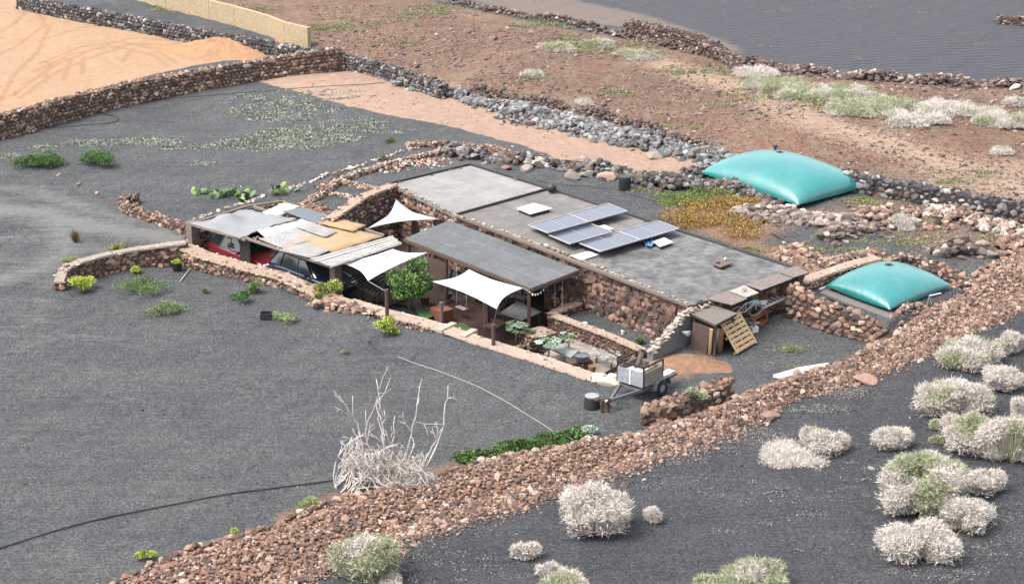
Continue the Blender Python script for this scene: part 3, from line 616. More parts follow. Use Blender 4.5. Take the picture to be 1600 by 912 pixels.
face('wall',H1b*[1,1,0],H1a*[1,1,0],.0,ROOF_Z-.08,.3,'house')
face('wall',H1c*[1,1,0],H1b*[1,1,0],.2,ROOF_Z-.08,.3,'house')
def flatroof(name, lo, hi, sc_=1.0, blot=.5, seam_az=None, seam=1.0, dark=.72):
    m,t,b = nodes(name); v = objvec(t); n1=noise(t,.55*sc_,6,.65,1.2,vec=v); n2=noise(t,3,6,.7,.6,vec=v); n3=noise(t,20,4,.7,vec=v)
    col = ramp(t,n1,[(.32,lo),(.68,hi)]); col = mixc(t,1.0,col,ramp(t,n2,[(.3,(1-.28*blot,)*3),(.7,(1+.22*blot,)*3)]),'MULTIPLY')
    col = mixc(t,1.0,col,ramp(t,n3,[(.3,(.88,)*3),(.7,(1.1,)*3)]),'MULTIPLY')
    if seam_az is not None:      # overlaps of the roofing felt
        mp_ = t.nodes.new('ShaderNodeMapping'); mp_.inputs['Rotation'].default_value=(0,0,-seam_az); t.links.new(v,mp_.inputs[0])
        sx = t.nodes.new('ShaderNodeSeparateXYZ'); t.links.new(mp_.outputs[0],sx.inputs[0])
        fr = mth(t,'FRACT',mth(t,'ADD',mth(t,'DIVIDE',sx.outputs[1],seam),mth(t,'MULTIPLY',n2,.03))); l = mth(t,'LESS_THAN',mth(t,'ABSOLUTE',mth(t,'SUBTRACT',fr,.5)),.028)
        col = mixc(t,mth(t,'MULTIPLY',l,mth(t,'ADD',.15,n1)),col,mixc(t,1.0,col,(dark,)*3,'MULTIPLY'))
        strip = mth(t,'FLOOR',mth(t,'ADD',mth(t,'DIVIDE',sx.outputs[1],seam),.5)); rn = t.nodes.new('ShaderNodeTexWhiteNoise'); rn.noise_dimensions='1D'; t.links.new(strip,rn.inputs['W'])
        col = mixc(t,1.0,col,ramp(t,rn.outputs['Value'],[(0,(.93,)*3),(1,(1.06,)*3)]),'MULTIPLY')
    t.links.new(col,b.inputs['Base Color']); b.inputs['Roughness'].default_value=.8; b.inputs['Specular IOR Level'].default_value=.25; bump(t,b,n2,.25,.03); return m
AZ = math.radians(-50)
M_R1 = flatroof('light_felt',C(170,168,165),C(200,196,191),seam_az=AZ,seam=1.0)
M_R2 = flatroof('beige_felt',C(138,133,128),C(168,162,155),blot=.7,seam_az=AZ,seam=1.1)
M_R3 = flatroof('dark_felt',C(100,100,101),C(164,163,161),blot=1.3,seam_az=AZ,seam=1.0,dark=1.5,sc_=2.2)
M_RC = flatroof('canopy_felt',C(116,120,122),C(138,140,141),blot=.8,seam_az=AZ,seam=.95,dark=1.4)
def grow(pts, d):
    c = sum(pts)/len(pts); return [p+(p-c)/np.linalg.norm((p-c)[:2])*d*np.array([1,1,0]) for p in pts]
MB().slab(grow([H1a,H1b,H1c,H1d],.04),.16).build('roof',M_R1,house)
MB().slab([H1d+[0,0,-.012],Hm+[0,0,-.012],Hn+[0,0,-.012],H1c+[0,0,-.012]],.14).build('roof',M_R2,house)
MB().slab([Hm+[0,0,-.008],H2d+[0,0,-.008],H2c+[0,0,-.008],Hn+[0,0,-.008]],.14).build('roof',M_R3,house)
M_DARKEDGE = solid('dark_edge',C(78,76,78),.2,4,.8); M_MORTAR = solid('mortar',C(150,140,132),.3,5,.95,.6,fine=20)
e = MB(); up=np.array([0,0,.05])
e.bar(H1b+up,H1c+up,.12,.1); e.bar(H1c+up,H1d+up,.1,.08); e.bar(H1a+up,H1b+up,.08,.08); e.bar(H1c+[.1,0,.03],H2c+[0,0,.03],.16,.07)
e.build('roof_edging',M_DARKEDGE,house,bevel=.01)
rk = Rocks(1)
for a,b,n_ in ((H1d,Hm,150),(Hm,H2d,110),(H1a,H1d,70)):
    tt = rng.uniform(0,1,n_); p = a[None]*(1-tt)[:,None]+b[None]*tt[:,None]; p[:,2] -= .0; rk.put(p+rng.normal(0,.03,(n_,3)),.085,'pale' if a is not H1a else 'pink',(1.2,1,.5),k=.85)
cm = MB(); cm.bar(H1d+[0,0,-.03],H2d+[0,0,-.03],.2,.1); rk.core(cm,C(150,136,126)); rk.build('parapet',house)
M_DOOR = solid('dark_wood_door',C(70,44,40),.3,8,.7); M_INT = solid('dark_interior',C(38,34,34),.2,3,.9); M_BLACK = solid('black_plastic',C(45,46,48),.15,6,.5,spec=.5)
def inset(a,b,t0,t1,z0,z1,mat,name,depth=.25):
    p,q = lerp(a,b,t0),lerp(a,b,t1); d=(q-p)[:2]; d/=np.linalg.norm(d); n=np.array([d[1],-d[0],0]); c=(p+q)/2-n*depth; c[2]=(z0+z1)/2
    L=np.linalg.norm((q-p)[:2]); return MB().box(c,np.array([*d,0])*L/2,n*.03,(0,0,(z1-z0)/2)).build(name,mat,house)
inset(H1a,H1d,.28,.40,FL,FL+1.8,M_INT,'doorway'); dr=inset(H1a,H1d,.62,.8,FL,FL+1.9,M_DOOR,'door',.2)
inset(H1d,H2d,.08,.16,FL,FL+1.95,M_DOOR,'door',.2); inset(H1d,H2d,.30,.40,FL,FL+1.95,M_INT,'doorway')
# skylight covers
M_WHITE = solid('white_sheet',(.40,.40,.39),.06,3,.5); M_CONC = solid('concrete',C(176,172,168),.18,5,.9,.4,fine=25)
def hatch(pts, z, label, th=.04, stand=.12, mat=None):
    q = [P(a,b,ROOF_Z+z) for a,b in pts]; o = thing('roof_hatch',sum(q)/4-[0,0,z],label,'roof hatch','hatches on the flat roof')
    MB().slab(q,th).build('cover',mat or M_WHITE,o,bevel=.008)
    c = sum(q)/4; qi=[c+(p-c)*.86-[0,0,th+.002] for p in q]; MB().slab(qi,stand-.0).build('curb',M_DARKEDGE,o)
hatch([(807,325),(834,317),(863,325),(829,334)],.16,'square white hatch cover left of the solar panels, on the beige roof')
hatch([(931,354),(945,351),(959,357),(944,360)],.14,'small white hatch cover half hidden behind the middle solar panel')
hatch([(893,399),(919,392),(937,397),(908,406)],.06,'white hatch cover lying nearly flush at the front of the roof',stand=.04)
hatch([(1021,377),(1037,370),(1052,378),(1031,385)],.14,'white hatch cover with blue cloth, right of the solar panels')
# vent slab with stones
q = [P(a,b,ROOF_Z+.14) for a,b in ((1111,411),(1128,404),(1145,410),(1126,417))]
o = thing('vent_slab',sum(q)/4-[0,0,.14],'brown slab weighed down with two stones on the dark roof','roof slab')
MB().slab(q,.05).build('slab',solid('brown_board',C(140,120,112),.2,5,.9),o,bevel=.01); c=sum(q)/4; MB().slab([c+(p-c)*.7-[0,0,.052] for p in q],.09).build('curb',M_DARKEDGE,o)
Rocks(1).put([P(1122,408,ROOF_Z+.22)],.12,'dark',jit=.05).build('stone',meta=dict(label='dark stone, left one on the brown vent slab',cat='stone'))
Rocks(1).put([P(1133,405,ROOF_Z+.2)],.1,'pink',jit=.05).build('stone',meta=dict(label='pale stone, right one on the brown vent slab',cat='stone'))
# blue cloth beside the hatch
V=[];Q=[P(a,b,ROOF_Z+.1) for a,b in ((1003,378),(1016,371),(1030,376),(1015,386))]
for i in range(9):
    for j in range(9):
        p=lerp(lerp(Q[0],Q[1],i/8),lerp(Q[3],Q[2],i/8),j/8); V.append(p+[0,0,.05*math.sin(i*1.9+j)+.04*math.sin(j*2.3)])
F_=[(i*9+j,(i+1)*9+j,(i+1)*9+j+1,i*9+j+1) for i in range(8) for j in range(8)]
o=mesh_obj('blue_cloth',V,F_,solid('blue_plastic',C(120,170,215),.25,7,.5),smooth=True,meta=dict(label='crumpled light blue plastic cloth on the roof beside the right hatch',cat='cloth')); o.modifiers.new('th','SOLIDIFY').thickness=.012
# dark round pot on the roof corner
c=P(862,299,ROOF_Z+.06); MB().lathe(c,[(.16,0),(.2,.08),(.2,.26),(.14,.32),(.03,.34)],16).build('roof_cowl',M_BLACK,smooth=True,meta=dict(label='small round black cowl on the corner of the light roof',cat='roof cowl'))
# solar panels
m,t,b = nodes('solar_cells'); v=objvec(t); bk=t.nodes.new('ShaderNodeTexBrick'); bk.offset=0; bk.inputs['Scale'].default_value=1; bk.inputs['Brick Width'].default_value=.17; bk.inputs['Row Height'].default_value=.17; bk.inputs['Mortar Size'].default_value=.005
cc_=C(100,103,120); bk.inputs['Color1'].default_value=(*cc_,1); bk.inputs['Color2'].default_value=(*(cc_*1.05),1); bk.inputs['Mortar'].default_value=(*C(110,113,130),1)
mp=t.nodes.new('ShaderNodeMapping'); mp.inputs['Rotation'].default_value=(0,0,math.radians(-36)); t.links.new(v,mp.inputs[0]); t.links.new(mp.outputs[0],bk.inputs[0]); t.links.new(bk.outputs[0],b.inputs['Base Color']); b.inputs['Roughness'].default_value=.22; b.inputs['Specular IOR Level'].default_value=.35
M_CELL=m; M_ALU=solid('aluminium',(.26,.26,.27),.05,4,.5,metal=.2); M_PV=solid('panel_back',C(52,52,56),.1,4,.6)
def panel(c4, label):
    q=[np.array(p) for p in c4]; c=sum(q)/4; o=thing('solar_panel',c-[0,0,c[2]-ROOF_Z],label,'solar panel','solar panels on the flat roof')
    MB().slab(q,.03).build('panel_back',M_PV,o)
    qi=[c+(p-c)*.985 for p in q]; qi=[p+[0,0,.004] for p in qi]; MB().slab(qi,.003).build('cells',M_CELL,o)
    f=MB()
    for i in range(4): f.bar(q[i],q[(i+1)%4],.035,.045)
    mid=[(q[0]+q[1])/2+[0,0,.006],(q[2]+q[3])/2+[0,0,.006]]; f.bar(mid[0],mid[1],.012,.006)
    f.build('frame',M_ALU,o)
    for p in (lerp(q[2],q[3],.3),lerp(q[2],q[3],.8)):
        p=c+(p-c)*.92; top=p[2]-.04; hgt=max(.08,top-ROOF_Z); bq=MB().rbox((p[0],p[1],ROOF_Z+hgt/2),.4,.2,hgt-.004,math.radians(-50)); bq.build('support_block',M_CONC,o,bevel=.008)
def arr(F0,F1,B1,B0,zf,zb,n,labels):   # front-left, front-right, back-right, back-left pixels
    f0,f1,b1,b0=P(*F0,ROOF_Z+zf),P(*F1,ROOF_Z+zf),P(*B1,ROOF_Z+zb),P(*B0,ROOF_Z+zb)
    for i in range(n):
        u,w_=(i+.004)/n,(i+.996)/n; panel([lerp(f0,f1,u),lerp(f0,f1,w_),lerp(b0,b1,w_),lerp(b0,b1,u)][::1],labels[i])
arr((856,364),(980,330),(950,318),(826,352),.32,.22,2,['left one of the two joined panels in the rear solar row','right one of the two joined panels in the rear solar row'])
arr((890,381),(957,362),(922,349),(857,367),.3,.2,1,['single short solar panel between the two long solar rows'])
arr((938,393),(1061,357),(1028,345),(905,380),.32,.22,2,['left one of the two joined panels in the front solar row','right one of the two joined panels in the front solar row'])
# boards weighed on the roof end
M_BOARD=solid('weathered_board',C(160,146,140),.14,4,.9,.3,fine=22)
def board(pts,z,label,mat=None,th=.03,name='roof_board'): MB().slab([P(a,b,ROOF_Z+z) for a,b in pts],th).build(name,mat or M_BOARD,bevel=.004,meta=dict(label=label,cat='board'))
board([(1104,466),(1141,452),(1168,466),(1144,476)],.08,'greyish board at the front end of the roof edge row')
board([(1140,454),(1163,445),(1186,457),(1166,464)],.13,'whitish square board with a stone, second along the roof edge',solid('pale_board',C(212,204,194),.1,4,.9,.2,fine=20))
board([(1164,444),(1222,425),(1240,434),(1190,453)],.10,'long brownish board over the roof edge between whitish board and corner')
board([(1215,424),(1243,415),(1265,425),(1240,433)],.15,'board at the back corner of the roof end')
Rocks(1).put([P(1163,452,ROOF_Z+.22)],.12,'pale',jit=.05).build('stone',meta=dict(label='pale stone lying on the whitish roof board',cat='stone'))
# ------------------------------------------------------------------ canopy
cA,cB,cC,cD=P(632,372,1.08),P(830,450,1.08),P(906,421,1.28),P(702,344,1.28)
can=thing('patio_canopy',(cA+cC)/2-[0,0,1.2-PIT_Z],'grey felt-covered canopy roof over the patio','canopy')
MB().slab([cA,cB,cC,cD],.05).build('canopy_roof',M_RC,can,bevel=.01)
M_WOOD=solid('brown_timber',C(118,92,80),.25,7,.85,.3,fine=30); M_LTIMB=solid('pale_timber',C(176,160,146),.2,7,.85,fine=25)
f=MB(); dn=np.array([0,0,-.11]); f.bar(cA+dn,cB+dn,.1,.12); f.bar(cB+dn,cC+dn,.07,.1); f.bar(cA+dn,cD+dn,.07,.1)
for i in range(1,9): f.bar(lerp(cA,cB,i/9)+dn,lerp(cD,cC,i/9)+dn,.06,.09)
f.build('rafters',M_WOOD,can)
for t_ in (.02,.33,.66,.97):
    p=lerp(cA,cB,t_); p=p+(lerp(cD,cC,t_)-p)*.04; MB().tube([(p[0],p[1],PIT_Z),(p[0],p[1],p[2]-.15)],.075,10).build('post',M_WOOD,can,smooth=False)
# ------------------------------------------------------------------ compound: retaining walls, copings, floors
M_DECK=solid('red_brown_tiles',C(84,58,54),.3,3,.7,.2,fine=12); M_PAVE=solid('pale_render',C(212,184,162),.16,2.5,.95,.4,fine=24)
def sheet(name,pts,z,mat,label,kind='structure',th=.05,cat=None):
    return MB().slab([P(a,b,z) for a,b in pts],th).build(name,mat,meta=dict(label=label,kind=kind,cat=cat))
sheet('patio_floor',[(640,478),(700,440),(880,480),(905,520),(860,550),(740,530)],PIT_Z-.0,M_DECK,'red brown tiled patio floor under the canopy')
sheet('courtyard_floor',[(560,392),(640,350),(720,372),(700,440),(640,478),(590,470)],PIT_Z-.01,solid('courtyard_paving',C(104,86,78),.25,2,.9,.3,fine=14),'dusty paved courtyard between carport and house')
sheet('carport_floor',[(290,408),(480,352),(560,392),(590,470),(500,480),(400,450)],PIT_Z-.02,solid('earth_floor',C(96,84,78),.3,2,.95,.3,fine=10),'dark earth floor under the carport')
M_TURF=solid('turf',C(84,122,62),.3,10,.95,.6,fine=40)
sheet('turf_patch',[(648,484),(668,480),(680,492),(662,500)],PIT_Z+.25,M_TURF,'patch of green turf beside the tree trunk',kind='structure')
sheet('turf_patch',[(706,510),(722,503),(744,517),(728,528)],PIT_Z+.3,M_TURF,'patch of green turf behind the pale kerb blocks',kind='structure')
def cwall(name,pts,zt,zb,label,cat='stone wall',**kw):
    return wall_geo(Rocks(1),PP(pts,zt) if np.isscalar(zt) else np.array([P(a,b,z) for (a,b),z in zip(pts,zt)]),zb,**kw).build(name,meta=dict(label=label,cat=cat))
cwall('patio_edge_wall',[(545,470),(600,487),(650,499),(700,514),(745,530),(800,547),(860,566),(925,588)],.12,PIT_Z-.1,'long pinkish coping wall between the gravel field and the sunken patio',th=.62,size=.15,pal='pink',cope=(220,192,170),topstones=True)
cwall('courtyard_wall',[(517,340),(540,325),(570,305),(612,289)],[1.25,1.4,1.5,1.5],PIT_Z,'stone retaining wall with a pale coping left of the light roof',th=.45,size=.2,pal='rust',cope=(214,182,156))
cwall('carport_back_wall',[(300,352),(350,338),(400,324),(440,313),(480,328),(517,344)],[.75,.8,.85,.9,1.0,1.1],PIT_Z,'stone wall behind the carport along the garden beds',th=.35,size=.18,pal='rust')
cwall('planter_wall',[(868,492),(900,504),(950,522),(1005,546)],-.12,PIT_Z-.1,'stone wall with a pale coping along the front of the sunken planter',th=.3,size=.13,pal='house',cope=(218,192,170))
cwall('planter_wall',[(862,490),(880,480),(905,472)],-.1,PIT_Z,'short pale-topped wall closing the left end of the planter',th=.35,size=.13,pal='house',cope=(206,182,160))
sheet('planter_soil',[(868,492),(905,472),(1045,530),(1005,548)],-.42,M_GROUND,'black gravel filling the planter below the stone wall',th=.6)
# sloping block wall at the end of the house
a_,b_=P(1078,479,ROOF_Z-.02),T(1016,548,.35); o=thing('ramp_wall',T(1045,540),'grey block wall sloping down from the roof corner, pale stones on top','wall')
d=(b_-a_)[:2]; d/=np.linalg.norm(d); n_=np.array([-d[1],d[0],0])*.13
MB().hexa([(a_-n_)*[1,1,0]-[0,0,1.1],(b_-n_)*[1,1,0]-[0,0,1.1],(b_+n_)*[1,1,0]-[0,0,1.1],(a_+n_)*[1,1,0]-[0,0,1.1]],[a_-n_-[0,0,.1],b_-n_-[0,0,.1],b_+n_-[0,0,.1],a_+n_-[0,0,.1]]).build('block_face',solid('grey_blockwork',C(160,160,162),.14,3,.9,.3,fine=16),o,bevel=.01)
rk=Rocks(1); tt=rng.uniform(0,1,170); rk.put(a_[None]*(1-tt)[:,None]+b_[None]*tt[:,None]+rng.normal(0,.07,(170,3))*[1,1,.3]-[0,0,.04],.1,'pale',(1.2,1,.55),k=1.0); rk.build('stone_coping',o)
# low lower garden beyond the patio: raised ledge, pale paving
cwall('garden_ledge',[(822,522),(856,514)],-.5,PIT_Z,'low stone ledge with a pinkish top beside the canopy post',th=.8,size=.16,pal='house',cope=(214,186,164))
sheet('lower_garden_floor',[(850,552),(900,525),(1000,552),(925,592)],PIT_Z+.3,solid('rubble_floor',C(190,176,162),.3,3,.95,.5,fine=15),'pale dusty floor of the lower garden',th=.3)
# kerb blocks around the turf
def kerb(pts,z,h,w_,label,mat=None):
    p=PP(pts,z); mbk=MB()
    for i in range(len(p)-1): mbk.bar(p[i]-[0,0,h/2],p[i+1]-[0,0,h/2],w_,h)
    return mbk.build('kerb_block',mat or solid('pale_concrete',C(222,208,192),.1,4,.9,.3,fine=25),bevel=.02,meta=dict(label=label,cat='kerb'))
kerb([(686,514),(710,503)],.2,.26,.28,'pale kerb block left of the turf patch by the patio'); kerb([(722,524),(742,513)],.2,.26,.28,'pale kerb block right of the turf patch by the patio')
# flat pale slabs around the lower garden end
for i,(x,y,s_,lab) in enumerate([(932,590,.45,'broken white slab at the near end of the coping wall'),(948,597,.5,'white plaster lump beside the trailer panel'),(962,588,.35,'small white slab under the front of the trailer box')]):
    Rocks(2).put([T(x,y,.06)],s_,'pale',(1.4,1,.35),jit=.1,k=1.5).build('broken_slab',meta=dict(label=lab,cat='slab'))
# ------------------------------------------------------------------ small building helpers
M_FAB=solid('white_fabric',(.36,.36,.352),.03,2,.8); M_GFAB=solid('grey_tarpaulin',C(176,178,180),.08,1.5,.75,.1); M_STEEL=solid('galvanised_steel',C(150,152,155),.15,8,.5,metal=.3)
M_RUST=solid('rusty_steel',C(96,72,66),.3,10,.8); M_PALEW=solid('pale_wood',C(236,202,154,1.15),.12,8,.8,.2,fine=25); M_TEAL=None
def sail(name, corners, label, mat, pull=.12, sag=.12, root=None, n=14, cat='sail shade', peak=None):
    q=[np.array(c) for c in corners]
    if len(q)==3: q=[q[0],q[1],q[2],q[2]*.5+q[0]*.5+0*q[1]] if False else q
    V=[];Fs=[]
    if len(q)==4:
        c=sum(q)/4
        for i in range(n+1):
            for j in range(n+1):
                u,v=i/n,j/n; p=lerp(lerp(q[0],q[1],u),lerp(q[3],q[2],u),v)
                b=4*(u*(1-u)); d=4*(v*(1-v)); eu=b*(1-d)*1.0; ev=d*(1-b)
                p=p+(c-p)*pull*(eu+ev); p=p-[0,0,sag*b*d]
                if mat is M_GFAB: p=p+[0,0,.022*math.sin(17*u+6*v)*math.sin(9*v+2)+.02*math.sin(31*(u-v))*(.3+u)]
                if peak: p=p+[0,0,peak[2]*math.exp(-((u-peak[0])**2+(v-peak[1])**2)/.02)]
                V.append(p)
        Fs=[(i*(n+1)+j,(i+1)*(n+1)+j,(i+1)*(n+1)+j+1,i*(n+1)+j+1) for i in range(n) for j in range(n)]
    else:
        c=sum(q)/3; idx={}
        for i in range(n+1):
            for j in range(n+1-i):
                a,b2=i/n,j/n; g_=1-a-b2; p=q[0]*g_+q[1]*a+q[2]*b2
                for x,y,z in ((a,b2,g_),(b2,g_,a),(a,g_,b2)): p=p+(c-p)*pull*4*x*y*max(0,1-3*z)
                p=p-[0,0,sag*27*a*b2*g_]; idx[i,j]=len(V); V.append(p)
        for i in range(n):
            for j in range(n-i):
                Fs.append((idx[i,j],idx[i+1,j],idx[i,j+1]))
                if i+j<n-1: Fs.append((idx[i+1,j],idx[i+1,j+1],idx[i,j+1]))
    o=mesh_obj(name,V,Fs,mat,root,smooth=True,meta=dict(label=label,cat=cat) if root is None else None)
    s_=o.modifiers.new('th','SOLIDIFY'); s_.thickness=.012; return o
def rope(name,p,q,r=.012,label=None,mat=None,root=None,cat='rope',sag=0.0):
    t_=np.linspace(0,1,12)[:,None]; pts=np.array(p)[None]*(1-t_)+np.array(q)[None]*t_; pts[:,2]-=sag*4*(t_*(1-t_))[:,0]
    return MB().tube(pts,r,6).build(name,mat or solid('rope',C(200,190,180),.1,6),root,smooth=True,meta=dict(label=label,cat=cat) if label else None)
sail('sail_shade',[P(676,440,.95),P(733,421,1.12),P(818,450,1.0),P(776,483,.80)],'white four-cornered sail shade in front of the patio canopy',M_FAB,.16,.1)
sail('sail_shade',[P(533,411,.95),P(614,389,1.1),P(668,395,1.15),P(575,439,.6)],'white sail shade between the carport roof and the round green tree',M_FAB,.16,.1)
sail('sail_shade',[P(619,312,2.0),P(689,343,1.35),P(574,357,1.15)],'pale triangular sail shade with a high peak over the courtyard',solid('pale_grey_fabric',C(218,220,224,1.0),.03,2,.8),.34,.05)
sail('tarpaulin',[P(298,350,.95),P(385,326,1.15),P(464,342,1.1),P(374,373,.95)],'sagging grey tarpaulin stretched over the red car',M_GFAB,.09,.12,peak=(.5,.18,.28),n=22,cat='tarpaulin')
# posts that carry the sails
def post(px,py,py_top,label,r=.075,mat=None,name='timber_post'):
    b=T(px,py); k=0
    while P(px,py_top,b[2]+k*.01)[1]>b[1] and k<400: k+=1
    h=k*.01; return MB().tube([b-[0,0,.2],b+[0,0,h]],r,10).build(name,mat or M_WOOD,bevel=.008,meta=dict(label=label,cat='post')),b+[0,0,h]
_,pt1=post(605,498,452,'dark timber post at the wall right of the carport, left of the tree')
_,pt2=post(690,506,472,'grey timber post in front of the patio, middle one of three on the wall',mat=solid('grey_timber',C(128,118,112),.2,8,.85,fine=30)); _,pt3=post(771,542,507,'timber post at the wall right of the white kerb blocks')
rope('tension_rope',pt1-[0,0,.1],P(575,439,.6),.014,'rope tying the carport sail to the timber post'); rope('tension_rope',pt3-[0,0,.05],P(776,483,.8),.014,'thin rope from the timber post up to the patio sail tip',mat=M_RUST)
rope('tension_rope',P(818,450,1.0),P(830,458,.9),.025,'short pole holding the patio sail to the canopy corner post',mat=M_LTIMB)
rope('tension_rope',pt2-[0,0,.05],P(722,462,.6),.012,'rope running from the middle timber post under the canopy',mat=M_RUST)
# ------------------------------------------------------------------ carport
car_root=thing('carport',P(450,400,PIT_Z),'patched carport roof of sheets, planks and reed mats on rough posts','carport')
def corr(name,pts,z,mat,root,n=18,amp=.02,th=.02,dirn=0,jit=0):
    q=[P(a,b,zz) for (a,b),zz in zip(pts,z if hasattr(z,'__len__') else [z]*4)]; V=[];m_=n*4
    for i in range(m_+1):
        for j in range(7):
            u,v=i/m_,j/6; p=lerp(lerp(q[0],q[1],u),lerp(q[3],q[2],u),v) if dirn==0 else lerp(lerp(q[0],q[3],u),lerp(q[1],q[2],u),v)
            V.append(p+[0,0,amp*math.sin(u*n*2*math.pi)+jit*math.sin(i*.9+j*1.7)*.5+jit*math.sin(j*2.9+i*.13)])
    Fs=[(i*7+j,(i+1)*7+j,(i+1)*7+j+1,i*7+j+1) for i in range(m_) for j in range(6)]
    o=mesh_obj(name,V,Fs,mat,root,smooth=True); o.modifiers.new('th','SOLIDIFY').thickness=th; return o
M_REED=None
m,t,b=nodes('reed'); v=objvec(t); mp=t.nodes.new('ShaderNodeMapping'); mp.inputs['Rotation'].default_value=(0,0,math.radians(-42)); mp.inputs['Scale'].default_value=(2,28,2); t.links.new(v,mp.inputs[0])
n1=noise(t,1.5,4,.6,vec=mp.outputs[0]); n2=noise(t,1.6,4,.6,vec=v); col=mixc(t,n1,tuple(C(186,136,86)),tuple(C(244,212,164))); col=mixc(t,1.0,col,ramp(t,n2,[(.35,(.82,.8,.76)),(.65,(1.06,)*3)]),'MULTIPLY')
t.links.new(col,b.inputs['Base Color']); b.inputs['Roughness'].default_value=.8; bump(t,b,n1,.5,.02); M_REED=m
m,t,b=nodes('weathered_planks'); v=objvec(t); mp=t.nodes.new('ShaderNodeMapping'); mp.inputs['Rotation'].default_value=(0,0,math.radians(-24)); mp.inputs['Scale'].default_value=(1.2,16,2); t.links.new(v,mp.inputs[0])
n1=noise(t,1.3,5,.65,vec=mp.outputs[0]); t.links.new(ramp(t,n1,[(.34,C(150,142,134)),(.46,C(225,220,212)),(.7,C(248,244,238))]),b.inputs['Base Color']); b.inputs['Roughness'].default_value=.85; bump(t,b,n1,.6,.02); M_PLANKW=m
M_ROOFW=solid('white_roof_sheet',C(236,234,228),.07,2,.6,fine=12)
corr('white_sheet',[(400,337),(444,317),(470,323),(423,343)],1.02,M_ROOFW,car_root,n=5,amp=.012,jit=.012)
corr('white_sheet',[(402,361),(478,341),(498,349),(416,373)],1.0,M_ROOFW,car_root,n=6,amp=.012,jit=.012)
M_GREYSH=solid('dark_glossy_sheet',C(92,98,104),.2,2,.25,spec=.6)
MB().slab([P(442,330,1.06),P(470,324,1.1),P(519,337,1.1),P(497,350,1.04)],.03).build('dark_sheet',M_GREYSH,car_root)
M_CORR=streaked('corrugated_sheet',[(.3,C(120,117,114)),(.45,C(176,174,172)),(.6,C(216,214,212)),(.72,C(150,148,146))],math.radians(-24),14,1.6)
corr('corrugated_sheet',[(405,374),(465,356),(500,372),(444,389)],1.02,M_CORR,car_root,n=16,amp=.02)
corr('corrugated_sheet',[(462,355),(487,347),(527,363),(508,371)],1.07,M_CORR,car_root,n=12,amp=.018)
corr('reed_mat',[(440,388),(500,348),(600,369),(522,394)],1.02,M_REED,car_root,n=3,amp=.02,jit=.012)
corr('reed_mat',[(497,349),(526,341),(572,352),(552,362)],1.09,M_REED,car_root,n=3,amp=.02,jit=.012)
corr('corrugated_sheet',[(436,391),(478,380),(515,392),(487,404)],1.06,M_CORR,car_root,n=14,amp=.018)
# white plank section, planks one by one in one part
mb=MB(); a0,a1,b1,b0=P(484,404,1.08),P(519,416,1.08),P(628,380,1.1),P(612,368,1.1)
for i in range(17):
    u,w_=i/17,(i+.9)/17; j1,j2=rng.uniform(-.02,.02,2); s0,s1=rng.uniform(-.12,.1,2)*.4; l=lerp(a0,a1,u),lerp(a0,a1,w_),lerp(b0,b1,w_),lerp(b0,b1,u)
    dd=(b0-a0)/np.linalg.norm(b0-a0); l=[l[0]+dd*s0,l[1]+dd*s0,l[2]+dd*s1,l[3]+dd*s1]
    for p in l: p[2]+=j1
    mb.slab(l,.025)
mb.build('plank_deck',M_PLANKW,car_root)
mb=MB()
for a,b2,z in (((300,351),(384,375),.9),((384,372),(520,418),.93),((300,350),(385,323),.9),((384,323),(440,315),1.0),((395,322),(440,338),.98),((440,315),(600,368),.95),((520,417),(628,381),.93),((400,362),(515,337),.95),((440,340),(490,352),.97)):
    mb.bar(P(*a,z),P(*b2,z),.09,.09)
for i in range(8): mb.bar(P(405+i*15,377+i*5.2,.92),P(500+i*14,343+i*4,.94),.06,.07)
mb.build('beams',M_LTIMB,car_root)
# ragged front edge of the roof
rk=Rocks(1); tt=np.linspace(0,1,60); A0,A1=P(398,371,1.0),P(520,415,1.02); rk.put(A0[None]*(1-tt)[:,None]+A1[None]*tt[:,None]+rng.normal(0,.03,(60,3)),.06,'pale',(1.3,1,.6),k=.9); rk.build('edge_weights',car_root)
def pillar(px,zt,sx,sy,mat,name='pillar'):
    p=P(*px,.0); return MB().rbox((p[0],p[1],(PIT_Z+zt)/2),sx,sy,zt-PIT_Z,math.radians(-50)).build(name,mat,car_root,bevel=.015)
pillar((302,378),.9,.45,.38,solid('rough_render',C(158,144,134),.25,5,.95,.6,fine=16)); pillar((525,440),.95,.36,.36,solid('rough_render',C(178,162,150),.25,5,.95,.6,fine=16)); pillar((612,395),.95,.2,.2,M_WOOD,'post'); pillar((470,352),.9,.15,.15,M_WOOD,'post')
mb=MB(); p=P(384,402,.0)
for i in range(7): a=math.radians(-50); x=p+np.array([math.cos(a),math.sin(a),0])*(i*.11-.35); mb.rbox((x[0],x[1],-.05+.02*(i%3)),.09,.05,1.9,a)
mb.build('plank_screen',solid('dark_planks',C(92,80,74),.3,8,.9,fine=25),car_root)
